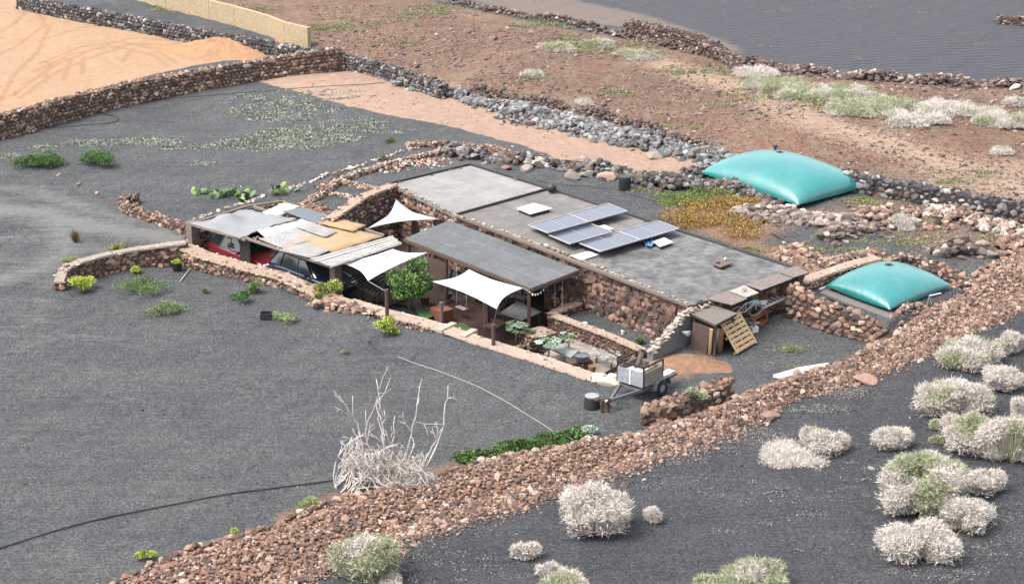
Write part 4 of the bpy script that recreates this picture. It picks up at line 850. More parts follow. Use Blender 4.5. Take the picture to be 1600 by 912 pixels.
# ------------------------------------------------------------------ cars
M_GLASS=solid('car_glass',C(70,84,86),.15,3,.12,spec=.7); M_TYRE=solid('tyre',(.02,.02,.022),.1,9,.8); M_RIM=solid('wheel_rim',(.35,.35,.36),.05,5,.35,metal=.6)
M_LAMP=solid('lamp_glass',(.55,.55,.55),.05,5,.2,spec=.7); M_TAIL=solid('tail_lamp',(.3,.02,.02),.05,5,.25)
def car(centre, az, paint, label, L=4.35, Wd=1.75, Hh=1.5, suv=False):
    root=thing('parked_car',centre,label,'car'); ca,sa=math.cos(az),math.sin(az)
    def W(x,y,z): return np.array([centre[0]+x*ca-y*sa,centre[1]+x*sa+y*ca,centre[2]+z])
    hl=L/2
    # body cross-sections along x (rear -> nose): x, half width at sill, half width at belt, belt height, lower height
    secs=[(-hl,.70,.66,.62,.38),(-hl+.06,.78,.76,.86,.30),(-hl+.5,.84,.82,.93,.24),(-.9,.86,.84,.95,.22),(0,.87,.85,.94,.22),(.75,.87,.84,.93,.22),(1.15,.86,.80,.90,.22),(1.6,.84,.76,.84,.24),(hl-.18,.78,.70,.72,.28),(hl,.66,.60,.56,.34)]
    V=[];Fs=[]
    for x,ws,wb,zb,zl in secs:
        k=Wd/1.75; ring=[(ws*.92*k,zl),(ws*k,zl+.12),(ws*1.01*k,(zl+zb)/2),(wb*k,zb-.04),(wb*.9*k,zb),(wb*.45*k,zb+.02)]
        for y,z in ring: V.append(W(x,y,z))
        for y,z in ring[::-1]: V.append(W(x,-y,z))
    for i in range(len(secs)-1):
        for k in range(12): a=i*12+k; b2=i*12+(k+1)%12; Fs.append((a,a+12,b2+12,b2))
    Fs.append(tuple(range(12))); Fs.append(tuple((len(secs)-1)*12+k for k in range(12))[::-1])
    o=mesh_obj('body',V,Fs,paint,root,smooth=True); sub=o.modifiers.new('s','SUBSURF'); sub.levels=1; sub.render_levels=2
    # cabin: glass house and roof
    zb,zr=.93,Hh; xs=[(-hl+.22,-hl+.62),(.98,.28)]; k=Wd/1.75
    def quad(x,y,z): return W(x,y*k,z)
    lowr=[(-hl+.2,.70),(-hl+.25,.78),(.9,.78),(1.1,.70)]; top=[(-hl+.62,.56),(-hl+.66,.60),(.3,.60),(.4,.55)]
    lo=[quad(x,y,zb) for x,y in lowr]+[quad(x,-y,zb) for x,y in lowr[::-1]]; hi=[quad(x,y,zr-.07) for x,y in top]+[quad(x,-y,zr-.07) for x,y in top[::-1]]
    n=8; Fc=[(i,(i+1)%n,n+(i+1)%n,n+i)[::-1] for i in range(n)]+[tuple(range(n,2*n))[::-1]]
    gl=mesh_obj('window_glass',lo+hi,Fc,M_GLASS,root)
    rp=[quad(x,y,zr-.09) for x,y in top]+[quad(x,-y,zr-.09) for x,y in top[::-1]]; c=sum(rp)/8; r1=[c+(p-c)*1.05 for p in rp]; r2=[c+(p-c)*.86+[0,0,.09] for p in rp]
    MB().add(r1+r2,[tuple(range(8)),tuple(range(8,16))[::-1]]+[(i,(i+1)%8,8+(i+1)%8,8+i)[::-1] for i in range(8)]).build('roof',paint,root,smooth=False,bevel=.03)
    for s_ in (1,-1):
        for (x0,x1) in ((-hl+.22,-hl+.64),(1.0,.34),(-.1,-.12),(-1.15,-1.05)): MB().bar(quad(x0,.775*s_,zb-.02),quad(x1,.605*s_,zr-.07),.05,.06).build('window_pillar',paint,root)
    for x in (-hl+.82,hl-.82):
        for s_ in (1,-1):
            mbw=MB(); y=.80*k*s_; ring=[]
            for rr,yy in ((.22,-.0),(.31,.0),(.33,-.04*s_),(.33,-.18*s_),(.31,-.22*s_)): ring.append([W(x+rr*math.cos(a),y+.06*s_+yy,.32+rr*math.sin(a)) for a in np.linspace(0,2*math.pi,24,endpoint=False)])
            Vw=[p for r_ in ring for p in r_]; Fw=[(i*24+j,i*24+(j+1)%24,(i+1)*24+(j+1)%24,(i+1)*24+j) for i in range(4) for j in range(24)]
            wh=mesh_obj('wheel',Vw,Fw,M_TYRE,root,smooth=True)
            Vr=[W(x,y+.05*s_,.32)]+[W(x+.22*math.cos(a),y+.045*s_,.32+.22*math.sin(a)) for a in np.linspace(0,2*math.pi,24,endpoint=False)]
            mesh_obj('rim',Vr,[(0,1+j,1+(j+1)%24) for j in range(24)],M_RIM,wh)
    for s_ in (1,-1):
        MB().box(W(hl-.1,.52*k*s_,.66),W(.07,0,0)-W(0,0,0),W(0,.14,0)-W(0,0,0),(0,0,.06)).build('headlight',M_LAMP,root,bevel=.02)
        MB().box(W(-hl+.05,.62*k*s_,.82),W(.04,0,0)-W(0,0,0),W(0,.09,0)-W(0,0,0),(0,0,.12)).build('tail_light',M_TAIL,root,bevel=.02)
        MB().box(W(.72,.93*k*s_,.98),W(.06,0,0)-W(0,0,0),W(0,.08,0)-W(0,0,0),(0,0,.06)).build('side_mirror',paint,root,bevel=.02)
    return root
def paint(n,c):
    m,t,b=nodes(n); b.inputs['Base Color'].default_value=(*c,1); b.inputs['Roughness'].default_value=.3; b.inputs['Coat Weight'].default_value=.5; return m
car(P(384,390,-.2)*[1,1,0]+[0,0,-.95],math.radians(-46),paint('red_paint',(.13,.014,.018)),'red estate car parked nose right under the grey tarpaulin')
car(P(489,423,-.2)*[1,1,0]+[0,0,-1.0],math.radians(-46),paint('navy_paint',(.012,.018,.035)),'dark blue car parked behind the pillar under the plank roof',L=4.2)
# ------------------------------------------------------------------ slatted black racks by the carport
def rack(c4,label,n=9,mat=None):
    q=[np.array(p) for p in c4]; c=sum(q)/4; o=thing('slatted_rack',c*[1,1,0]+[0,0,PIT_Z],label,'slatted rack'); f=MB()
    for i in range(4): f.bar(q[i],q[(i+1)%4],.05,.06)
    f.build('frame',mat or M_BLACK,o); s_=MB()
    for i in range(1,n): s_.bar(lerp(q[0],q[1],i/n),lerp(q[3],q[2],i/n),.045,.05)
    s_.build('slats',M_BLACK,o)
    for p in q: MB().bar([p[0],p[1],PIT_Z],p,.05,.05).build('leg',mat or M_BLACK,o)
    return o
rack([P(540,438,-.1),P(588,462,-.1),P(606,446,.1),P(566,425,.1)],'black slatted rack behind the carport pillar')
rack([P(566,425,.25),P(600,445,.2),P(612,437,.35),P(585,418,.4)],'higher black slatted rack with a white rail beside the tree',n=6)
sheet('tan_ramp',[(592,420),(622,415),(640,430),(604,446)],-.15,solid('tan_render_floor',C(186,162,142),.15,2,.95,fine=20),'tan rendered slab behind the round tree',th=.9)
# ------------------------------------------------------------------ patio things
def table(c4,zt,label,mat,legmat,h,slats=8,name='garden_table'):
    q=[np.array(p) for p in c4]; c=sum(q)/4; o=thing(name,c*[1,1,0]+[0,0,zt-h],label,'table'); m_=MB()
    for i in range(slats): u,w_=i/slats,(i+.9)/slats; m_.slab([lerp(q[0],q[1],u),lerp(q[0],q[1],w_),lerp(q[3],q[2],w_),lerp(q[3],q[2],u)],.035)
    m_.build('table_top',mat,o)
    for p in q: r_=c+(p-c)*.88; MB().bar([r_[0],r_[1],zt-h],[r_[0],r_[1],zt-.04],.07,.07).build('leg',legmat,o)
    return o
M_GSLAT=solid('grey_slats',C(186,188,184),.14,4,.7,fine=20)
table([P(782,488,-.3),P(815,500,-.3),P(846,487,-.3),P(808,470,-.3)],-.3,'long grey slatted dining table at the right end of the patio',M_GSLAT,M_WOOD,.75,7)
def chair(px,py,az,label,mat,z=PIT_Z):
    p=P(px,py,z); o=thing('garden_chair',p,label,'chair','folding chairs behind the patio table'); a=np.array([math.cos(az),math.sin(az),0]); b_=np.array([-math.sin(az),math.cos(az),0]); s_=MB()
    for i in range(5): s_.box(p+a*(i*.09-.18)+[0,0,.45],a*.038,b_*.22,(0,0,.012))
    s_.build('seat',mat,o); k=MB()
    for i in range(5): k.box(p-a*(.22+.012*i)+[0,0,.56+i*.09],a*.01,b_*.21,(0,0,.035))
    k.build('backrest',mat,o)
    for sx in (1,-1):
        for sy in (1,-1): MB().bar(p+a*.19*sx+b_*.2*sy,p+a*(.19 if sx>0 else -.21)*1+b_*.2*sy+[0,0,.45 if sx>0 else .95],.035,.035).build('leg',mat,o)
    return o
chair(802,478,math.radians(-140),'pale slatted chair behind the dining table, left of the pair',M_GSLAT); chair(818,481,math.radians(-140),'pale slatted chair behind the dining table, right of the pair',M_GSLAT)
table([P(757,508,-.42),P(772,514,-.42),P(792,503,-.42),P(777,497,-.42)],-.42,'small dark wooden table under the patio sail tip',M_WOOD,M_WOOD,.6,4,'side_table')
f=MB(); A_,B_=P(756,513,PIT_Z),P(779,500,PIT_Z)
for p in (A_,B_): f.bar(p,p+[0,0,.95],.07,.07)
f.bar(A_+[0,0,.95],B_+[0,0,.95],.07,.07); f.build('towel_rack',M_LTIMB,meta=dict(label='pale timber rack standing left of the dark side table',cat='rack'))
# brick-red box
MB().rbox(P(690,490,PIT_Z+.28),.75,.62,.5,math.radians(-50)).build('terracotta_planter',solid('terracotta',C(168,104,80),.2,5,.85,.3,fine=18),bevel=.03,meta=dict(label='square terracotta coloured box on the patio behind the grey post',cat='planter box'))
# swing
o=thing('swing',P(721,480,PIT_Z+.35),'wooden swing seat hanging on two pale ropes from the canopy','swing'); p,q=P(714,478,PIT_Z+.42),P(729,484,PIT_Z+.42); MB().bar(p,q,.24,.04).build('seat',M_LTIMB,o,bevel=.006)
for r_ in (p,q): rope('rope',r_+[0,0,.02],[r_[0],r_[1],1.0],.013,root=o)
# round wire table
c=P(719,487,PIT_Z); o=thing('wire_table',c,'round dark wire table beside the swing','table'); tp_=MB()
for r_ in (.12,.24,.36): tp_.tube([(c[0]+r_*math.cos(a),c[1]+r_*math.sin(a),c[2]+.6) for a in np.linspace(0,2*math.pi,25)],.014,5)
for k in range(8): a=k*math.pi/8; tp_.bar(c+[.36*math.cos(a),.36*math.sin(a),.6],c-[.36*math.cos(a),.36*math.sin(a),-.6],.012,.012)
tp_.build('table_top',M_RUST,o)
for k in range(3): a=k*2.1; MB().tube([c+[.32*math.cos(a),.32*math.sin(a),0],c+[.08*math.cos(a),.08*math.sin(a),.3],c+[.3*math.cos(a),.3*math.sin(a),.6]],.014,5).build('leg',M_RUST,o)
# hangings on the house wall under the canopy
for i,(t_,z,w_,h,c_,lab) in enumerate([(.18,.2,.35,.5,(150,146,140),'pale framed board on the back wall under the canopy, left'),(.22,.45,.3,.35,(120,112,104),'grey square hanging beside the pale framed board'),(.26,.1,.3,.4,(170,166,160),'pale cloth hanging on the dark back wall, nearest the door'),(.46,.2,.5,.6,(86,92,100),'dark bluish board leaning on the back wall under the canopy')]):
    p=lerp(H1d,H2d,t_); d=(H2d-H1d)/np.linalg.norm(H2d-H1d); n_=np.array([d[1],-d[0],0]); p=np.array([p[0],p[1],z-.1])+n_*.14
    MB().box(p,d*w_/2,n_*.02,(0,0,h/2)).build('wall_hanging',solid('hanging%d'%i,C(*c_),.2,6),bevel=.005,meta=dict(label=lab,cat='wall hanging'))
# string of shells hanging at the canopy's right edge
for i,(px,y0,n_,lab) in enumerate([(867,437,9,'string of pale shells hanging at the canopy end, left string'),(879,434,13,'longer string of white shells hanging beside the stone wall')]):
    top=P(px,y0,1.0); o=thing('shell_string',top-[0,0,1.5],lab,'hanging string'); rope('cord',top+[0,0,.1],top-[0,0,1.55],.006,root=o)
    for k in range(n_):
        r_=Rocks(1).put([top-[0,0,.1+k*1.42/n_]],.035+.02*(k%3==0),'pale',(1,.7,1.2),jit=.2,k=1.4); r_.build('shell',o)
bl=MB(); A_,B_=P(832,460,.85),P(858,440,1.0)
for k in range(7): p=lerp(A_,B_,k/6)-[0,0,.18*math.sin(k/6*math.pi)]; bl.box(p,(.025,0,0),(0,.025,0),(0,0,.035))
bl.tube([lerp(A_,B_,k/12)-[0,0,.18*math.sin(k/12*math.pi)-.03] for k in range(13)],.006,4); bl.build('bulb_string',solid('bulb',(.6,.6,.58),.02,4,.3),meta=dict(label='short string of white bulbs along the canopy end beam',cat='string lights'))
# dim clutter at the back of the patio
for i,(px,py,r_,h_,c_,lab) in enumerate([(664,474,.2,.3,(120,84,70),'dark clay pot near the tree trunk on the patio'),(700,470,.16,.34,(86,96,104),'small blue grey pot behind the terracotta box'),(742,470,.2,.3,(150,120,100),'brown pot at the back of the patio, right of the swing'),(760,476,.15,.22,(190,184,176),'pale pot at the back of the patio near the house wall')]):
    p=P(px,py,PIT_Z); MB().lathe(p,[(r_*.7,0),(r_,h_*.9),(r_*1.06,h_),(r_*.88,h_),(.01,h_*.86)],16,False).build('clay_pot',solid('patio_pot%d'%i,C(*c_),.2,8),meta=dict(label=lab,cat='pot'))
M_DCH=solid('dark_chair_wood',C(66,50,46),.2,9,.7)
chair(775,512,math.radians(40),'dark slatted chair under the patio sail tip, beside the side table',M_DCH); chair(790,500,math.radians(130),'dark slatted chair between the side table and the dining table',M_DCH)
# ------------------------------------------------------------------ water tanks
m,t,b=nodes('green_pvc'); v=objvec(t); n1=noise(t,.7,4,.55,.5,vec=v); n2=noise(t,9,5,.6,vec=v); col=ramp(t,n1,[(.3,(.001,.09,.088)),(.7,(.002,.122,.116))]); col=mixc(t,1.0,col,ramp(t,n2,[(.3,(.9,)*3),(.7,(1.07,)*3)]),'MULTIPLY'); nd=noise(t,1.1,6,.7,.6,vec=v); col=mixc(t,mth(t,'MULTIPLY',mth(t,'MULTIPLY_ADD',mth(t,'SUBTRACT',nd,.52),5,.0,clamp=True),.16),col,tuple(C(190,186,176)))
t.links.new(col,b.inputs['Base Color']); b.inputs['Roughness'].default_value=.36; b.inputs['Specular IOR Level'].default_value=.7; b.inputs['Coat Weight'].default_value=.3; b.inputs['Coat Roughness'].default_value=.35; n3=noise(t,1.6,3,.5,1.5,vec=v); bump(t,b,n3,.12,.08); M_TEAL=m
def tank(q,h,label,valves):
    q=[np.array(p) for p in q]; c=sum(q)/4; o=thing('water_bladder_tank',c,label,'water tank'); n=40; seam=.16; V=[];Fs=[]
    def pos(u,v): 
        a,b2=(u+1)/2,(v+1)/2; p=lerp(lerp(q[0],q[1],a),lerp(q[3],q[2],a),b2); k=-.012*((1-v*v)*abs(u)**3+(1-u*u)*abs(v)**3); return p+(c-p)*k
    def f(u,v): return max(0,(1-u*u)*(1-v*v))
    S=np.sin(np.linspace(-math.pi/2,math.pi/2,n+1)); EX=.39
    for i in range(n+1):
        for j in range(n+1):
            u,v=S[i],S[j]; p=pos(u,v); ff=f(u,v); wr=.02*math.sin(26*u+9*v)*math.exp(-abs(abs(v)-1)*7)*ff**.2+.02*math.sin(26*v+7*u)*math.exp(-abs(abs(u)-1)*7)*ff**.2; V.append(p+[0,0,seam+(h-seam)*ff**EX+wr])
    nb=(n+1)**2
    for i in range(n+1):
        for j in range(n+1): u,v=S[i],S[j]; p=pos(u,v); V.append(p+[0,0,seam*(1-min(1,f(u,v)*5)**.5)+.004])
    for i in range(n):
        for j in range(n):
            a=i*(n+1)+j; Fs.append((a,a+n+1,a+n+2,a+1)); a+=nb; Fs.append((a,a+1,a+n+2,a+n+1))
    mesh_obj('bladder',V,Fs,M_TEAL,o,smooth=True)
    for i in range(4):   # welded corner tabs
        p=q[i]; d=(p-c)/np.linalg.norm(p-c); p=p-d*.06; MB().box(p+[0,0,seam],d*.07,np.cross(d,[0,0,1])*.06,(0,0,.012)).build('corner_tab',M_TEAL,o,bevel=.006)
    for (u,v,kind) in valves:
        p=pos(u,v)+[0,0,seam+(h-seam)*f(u,v)**.39]
        if kind=='vent': MB().lathe(p-[0,0,.02],[(.05,0),(.05,.14),(.11,.15),(.11,.23),(.06,.27)],14).build('vent_cap',M_BLACK,o,smooth=False)
        elif kind=='plate': MB().lathe(p-[0,0,.01],[(.17,0),(.17,.03),(.07,.035),(.07,.06),(.03,.07)],18).build('filler_plate',M_BLACK,o)
    return o
zb=float(hbase(*P(1225,285,1.0)[:2]))
fl,fc,fr=P(1096,271,zb+.16),P(1247,321,zb+.16),P(1352,292,zb+.16); bk_=fl+fr-fc
zs=zb+.02
for p in (fl,fc,fr,bk_): p[2]=zs
tank([fl,fc,fr,bk_],1.2,'larger teal green water bladder tank behind the lava outcrop',[(-.55,.55,'vent'),(-.25,.25,'plate')])
fl,fc,fr=P(1291,447,.62),P(1390,484,.62),P(1485,447,.62); bk_=fl+fr-fc
for p in (fl,fc,fr,bk_): p[2]=.47
tank([fl,fc,fr,bk_],.82,'smaller teal green water bladder tank inside the stone yard',[(-.25,.25,'plate')])
M_DUST=solid('grey_dust',C(150,146,144),.14,1.5,.95,.2,fine=20)
sheet('tank_pad',[(1262,450),(1384,404),(1482,450),(1392,498)],.468,M_DUST,'grey concrete pad under the smaller water tank',th=.1)
# white liner boards beside the small tank, hose fittings
sheet('liner_board',[(1268,446),(1352,414),(1362,418),(1282,452)],.53,M_WHITE,None,kind=None,th=.03); bpy.data.objects['liner_board'].pop('kind',None); tag(bpy.data.objects['liner_board'],'long white board lying along the house side of the smaller tank','board')
o=thing('valve_stand',P(1440,478,.5),'small white pipe valve on a stand at the front of the smaller tank','valve'); c=P(1446,478,.5)
MB().tube([P(1452,462,.75),P(1470,458,.75)],.03,8).build('pipe',M_WHITE,o); MB().tube([P(1452,462,.75),P(1448,478,.5)],.02,6).tube([P(1452,462,.75),P(1456,476,.5)],.02,6).build('stand',M_STEEL,o); MB().tube([P(1412,484,.5),P(1430,478,.52),P(1440,474,.52)],.03,8).build('outlet_pipe',M_WHITE,o)
rope('tank_hose',P(1158,297,zb+.05),P(1170,292,zb+.25),.03,'short grey pipe sticking out of the front side of the larger tank',mat=M_STEEL,cat='pipe')
rope('tank_hose',T(1087,297,.03),P(1097,274,zb+.2),.025,'black hose curling off the left corner of the larger tank',mat=M_BLACK,cat='hose',sag=.1)
# black barrel behind the house
c=T(976,296); o=thing('black_barrel',c,'black plastic barrel standing in front of the dark boulders','barrel'); MB().lathe(c,[(.24,0),(.26,.05),(.28,.5),(.27,.56)],24).build('barrel_body',M_BLACK,o,smooth=False); MB().lathe(c+[0,0,.562],[(.29,0),(.29,.035),(.25,.05)],24).build('lid',M_BLACK,o)
# ------------------------------------------------------------------ trailer
z0=.55; K=P(1005.4,606,z0); La=P(967.7,594.7,z0); Rb=P(1048,595.6,z0)
ea=(La-K); ea[2]=0; wa=np.linalg.norm(ea); ea/=wa; eb=np.array([-ea[1],ea[0],0]); eb=eb if eb@(Rb-K)>0 else -eb; wb=abs((Rb-K)@eb)
wa=min(max(wa,1.1),1.5); wb=min(max(wb,1.1),1.7)
def TR(a,b,z): return K*[1,1,0]+ea*a+eb*b+np.array([0,0,z])
tr=thing('box_trailer',TR(wa/2,wb/2,0),'small open box trailer with steel rail frame beside the short stone wall','trailer')
M_BOXP=solid('pale_panel',C(196,200,208),.12,2,.6,fine=14); M_BOXW=solid('weathered_plank',C(186,176,162),.22,5,.85,.3,fine=22); hb=.52
MB().box(TR(wa/2,0,z0+hb/2),ea*wa/2,eb*.02,(0,0,hb/2)).build('front_panel',M_BOXP,tr)
for a_ in (0.0,wa):
    m_=MB()
    for k in range(3): m_.box(TR(a_,wb/2,z0+hb*(k+.5)/3),ea*.018,eb*(wb/2-.03),(0,0,hb/6*.94))
    m_.build('side_planks',M_BOXW,tr)
MB().box(TR(wa/2,wb,z0+hb/2),ea*wa/2,eb*.02,(0,0,hb/2)).build('rear_panel',M_BOXW,tr)
MB().box(TR(wa/2,wb/2,z0+.02),ea*wa/2*.97,eb*wb/2*.97,(0,0,.02)).build('floor',M_BOXW,tr)
f=MB(); H_=z0+.72
for a_,b2 in ((0,0),(wa,0),(wa,wb),(0,wb)): f.bar(TR(a_,b2,z0-.02),TR(a_,b2,H_),.055,.055)
for (a1,b1),(a2,b2) in (((0,0),(wa,0)),((wa,0),(wa,wb)),((0,wb),(0,0))): f.bar(TR(a1,b1,H_),TR(a2,b2,H_),.05,.05)
f.build('rail_frame',solid('dark_rail',C(58,52,52),.2,8,.7),tr)
MB().box(TR(wa/2,-.025,z0+hb/2),ea*.03,eb*.012,(0,0,hb/2)).build('panel_batten',M_WHITE,tr)
f=MB(); zc=.42
for a_ in (.1,wa-.1): f.bar(TR(a_,.0,zc),TR(a_,wb+.95,zc),.08,.1)
for b2 in (.0,.7,wb,wb+.5,wb+.95): f.bar(TR(.1,b2,zc),TR(wa-.1,b2,zc),.06,.08)
tip=TR(wa*.35,-1.35,.42); f.bar(TR(.12,0,zc),tip,.08,.1); f.bar(TR(wa-.12,0,zc),tip,.08,.1)
for a_ in (.15,wa-.15):
    for b2 in (.15,wb*.6): f.bar(TR(a_,b2,zc),TR(a_,b2,z0),.05,.05)
f.build('chassis',M_STEEL,tr)
MB().slab([TR(.15,wb+.1,zc+.09),TR(.45,wb+.1,zc+.09),TR(.45,wb+.95,zc+.09),TR(.15,wb+.95,zc+.09)],.02).build('rear_deck',M_WHITE,tr)
f=MB(); d=tip-TR(.5*wa,0,.42); d/=np.linalg.norm(d); f.bar(tip,tip+d*.35,.07,.08); f.build('coupling',M_RUST,tr)
MB().tube([tip+d*.1+[0,0,.12],tip+d*.1-[0,0,.38]],.035,10).build('jockey_leg',M_RUST,tr)
for a_ in (-.08,wa+.08):
    c=TR(a_,wb*.85,.28); prof=[(.15,-.07),(.27,-.075),(.285,-.04),(.285,.04),(.27,.075),(.15,.07)]; V=[];n=24
    for r_,y in prof:
        for k in range(n): q_=2*math.pi*k/n; V.append(c+ea*y+eb*r_*math.cos(q_)+np.array([0,0,r_*math.sin(q_)]))
    wh=mesh_obj('wheel',V,[(i*n+j,i*n+(j+1)%n,(i+1)*n+(j+1)%n,(i+1)*n+j) for i in range(5) for j in range(n)],M_TYRE,tr,smooth=True)
    V=[c+ea*s_*.05+eb*.155*math.cos(2*math.pi*k/n)+np.array([0,0,.155*math.sin(2*math.pi*k/n)]) for s_ in (-1,1) for k in range(n)]; mesh_obj('rim',V,[tuple(range(n)),tuple(range(n,2*n))[::-1]],M_RIM,wh)
    g_=MB(); pts=[c+eb*x+np.array([0,0,z]) for x,z in ((-.42,.05),(-.36,.28),(-.2,.36),(.2,.36),(.36,.28),(.42,.05))]
    for i in range(5): g_.bar(pts[i],pts[i+1],.2,.02,up=ea)if False else g_.add([pts[i]-ea*.1,pts[i]+ea*.1,pts[i+1]+ea*.1,pts[i+1]-ea*.1,pts[i]-ea*.1-[0,0,.015],pts[i]+ea*.1-[0,0,.015],pts[i+1]+ea*.1-[0,0,.015],pts[i+1]-ea*.1-[0,0,.015]],[(0,1,2,3),(7,6,5,4),(0,4,5,1),(1,5,6,2),(2,6,7,3),(3,7,4,0)])
    g_.build('mudguard',M_STEEL,tr)
# load of the trailer
r_=Rocks(2).put([TR(wa*.45,wb*.7,z0+.5),TR(wa*.25,wb*.8,z0+.45)],.2,'rust',jit=.1,k=1.2); r_.build('firewood_block',meta=dict(label='reddish lump of firewood in the trailer box',cat='firewood'))
MB().tube([TR(wa*.6,wb*.35,z0+.25),TR(wa*.62,wb*.75,z0+.85)],.09,10).build('log',solid('bark',C(130,112,106),.3,9,.95,.5,fine=24),smooth=True,meta=dict(label='grey log sticking out of the trailer box',cat='log'))
MB().slab([TR(wa*.2,wb*.15,z0+.45),TR(wa*.85,wb*.15,z0+.42),TR(wa*.8,wb*.6,z0+.4),TR(wa*.2,wb*.6,z0+.46)],.03).build('board',M_PLANKW,meta=dict(label='pale board lying inside the trailer box',cat='board'))
# bucket, jug, block at the drawbar
c=T(925,636); o=thing('black_bucket',c,'wide black tub with pale lid on the gravel at the trailer drawbar','tub'); MB().lathe(c,[(.27,0),(.28,.03),(.25,.36),(.24,.4)],24).build('tub_body',M_BLACK,o,smooth=False); MB().lathe(c+[0,0,.402],[(.245,0),(.245,.03),(.2,.045)],24).build('lid',solid('pale_lid',C(190,192,194),.1,8,.6),o)
c=T(950,636); o=thing('plastic_jug',c,'small translucent canister with brown liquid beside the tub','canister'); MB().rbox(c+[0,0,.06],.17,.14,.12,.5).build('liquid',solid('brown_liquid',C(176,112,64),.1,6,.3),o,bevel=.02); MB().rbox(c+[0,0,.19],.17,.14,.135,.5).build('canister_body',M_WHITE,o,bevel=.02)
f=MB(); c=T(941,644); f.rbox(c+[0,0,.22],.1,.08,.46,.4); f.rbox(c+[-.12,.02,.45],.3,.09,.07,.4); f.build('timber_prop',M_WOOD,bevel=.008,meta=dict(label='short brown timber prop under the trailer drawbar',cat='prop'))
# ------------------------------------------------------------------ shed, boards, pallet
zt=1.28; q=[P(1080,488,zt),P(1112,476,zt),P(1150,489,zt),P(1118,506,zt)]; sh=thing('lean_shed',sum(q)/4*[1,1,0],'small makeshift shed under a flat board beside the sloping wall','shed')
MB().slab(grow(q,.05),.04).build('roof',solid('grey_chipboard',C(150,140,132),.14,4,.9,.3,fine=24),sh,bevel=.006)
fr_=MB(); fr_.slab(grow(q,.0)and[p-[0,0,.045] for p in grow(q,.03)],.07).build('roof_frame',M_WOOD,sh)
cq=sum(q)/4; 
for p in q: r_=cq+(p-cq)*.86; MB().bar([r_[0],r_[1],0],[r_[0],r_[1],zt-.12],.09,.09).build('post',M_WOOD,sh)
rc=[cq+(p-cq)*.8 for p in q]; MB().add([[p[0],p[1],0] for p in rc]+[[p[0],p[1],zt-.15] for p in rc],[(0,1,5,4),(1,2,6,5),(3,0,4,7),(2,3,7,6)]).build('inner_wall',M_INT,sh)
rk=Rocks(1); A_,B_=q[0],q[1]; tt=rng.uniform(0,1,26); rk.put(A_[None]*(1-tt)[:,None]+B_[None]*tt[:,None]+[0,0,.06]+rng.normal(0,.05,(26,3)),.08,'pink',(1.2,1,.8)); rk.build('edge_stones',sh)
def lean(c4,th,name,mat,label,cat='board'):
    q=[np.array(p) for p in c4]; n_=np.cross(q[1]-q[0],q[3]-q[0]); n_/=np.linalg.norm(n_); return MB().hexa([p-n_*th/2 for p in q],[p+n_*th/2 for p in q]).build(name,mat,bevel=.004,meta=dict(label=label,cat=cat))
def T0(px,py,z): return P(px,py,z)
lean([T0(1079,545,.03),T0(1104,553,.03),T0(1110,512,1.12),T0(1083,503,1.12)],.03,'leaning_board',solid('red_brown_board',C(118,96,90),.15,4,.9,.2,fine=22),'dark brown sheet leaning against the front of the shed')
lean([T0(1106,553,.02),T0(1111,553,.02),T0(1114,514,1.1),T0(1109,513,1.1)],.05,'leaning_plank',M_PALEW,'pale upright plank right of the dark brown sheet','plank')
lean([T0(1121,551,.02),T0(1128,548,.02),T0(1131,514,1.0),T0(1124,514,1.0)],.05,'leaning_plank',solid('orange_plank',C(176,134,104),.2,6,.85,fine=20),'reddish upright plank between the shed and the pallet','plank')
MB().tube([T0(1118,548,.05),T0(1120,514,1.0)],.1,10).build('grey_roll',solid('grey_roll',C(170,166,160),.2,6,.9),smooth=True,meta=dict(label='grey upright roll standing between two planks at the shed',cat='roll'))
lean([T0(1112,540,.1),T0(1122,545,.1),T0(1120,541,.3),T0(1113,536,.3)],.03,'short_plank',M_PALEW,'short pale plank end on the ground by the shed','plank')
# pallet leaning
p0,p1,p2,p3=T0(1151,553,.03),T0(1182,535,.03),T0(1156,487,1.1),T0(1123,504,1.12); u=(p1-p0);wd=np.linalg.norm(u);u/=wd; v_=(p3-p0);ln=np.linalg.norm(v_);v_/=ln; nn=np.cross(u,v_); nn/=np.linalg.norm(nn)
if nn[1]>0: nn=-nn
pal=thing('wooden_pallet',(p0+p1)/2,'pale wooden pallet leaning against the shed','pallet')
bk=MB()
for k in range(3): bk.box(p0+u*(wd*(k+.5)/3*.9+wd*.05)-nn*.04+v_*ln/2,u*.045,v_*ln/2,nn*.04)
bk.build('bearers',M_PALEW,pal); bk=MB(); 
for k in range(7): bk.box(p0+v_*(ln*(k+.5)/7)+u*wd/2+nn*.012,u*wd/2,v_*ln/7*.36,nn*.011)
bk.build('deck_boards',M_PALEW,pal,bevel=.003); bk=MB()
for k in (0,.5,1): bk.box(p0+v_*(ln*(.04+.92*k))+u*wd/2-nn*.092,u*wd/2,v_*.05,nn*.011)
for x in (.03,.97): bk.box(p0+u*wd*x+v_*ln/2+nn*.03,u*.045,v_*ln/2,nn*.010)
bk.build('bottom_boards',M_PALEW,pal)
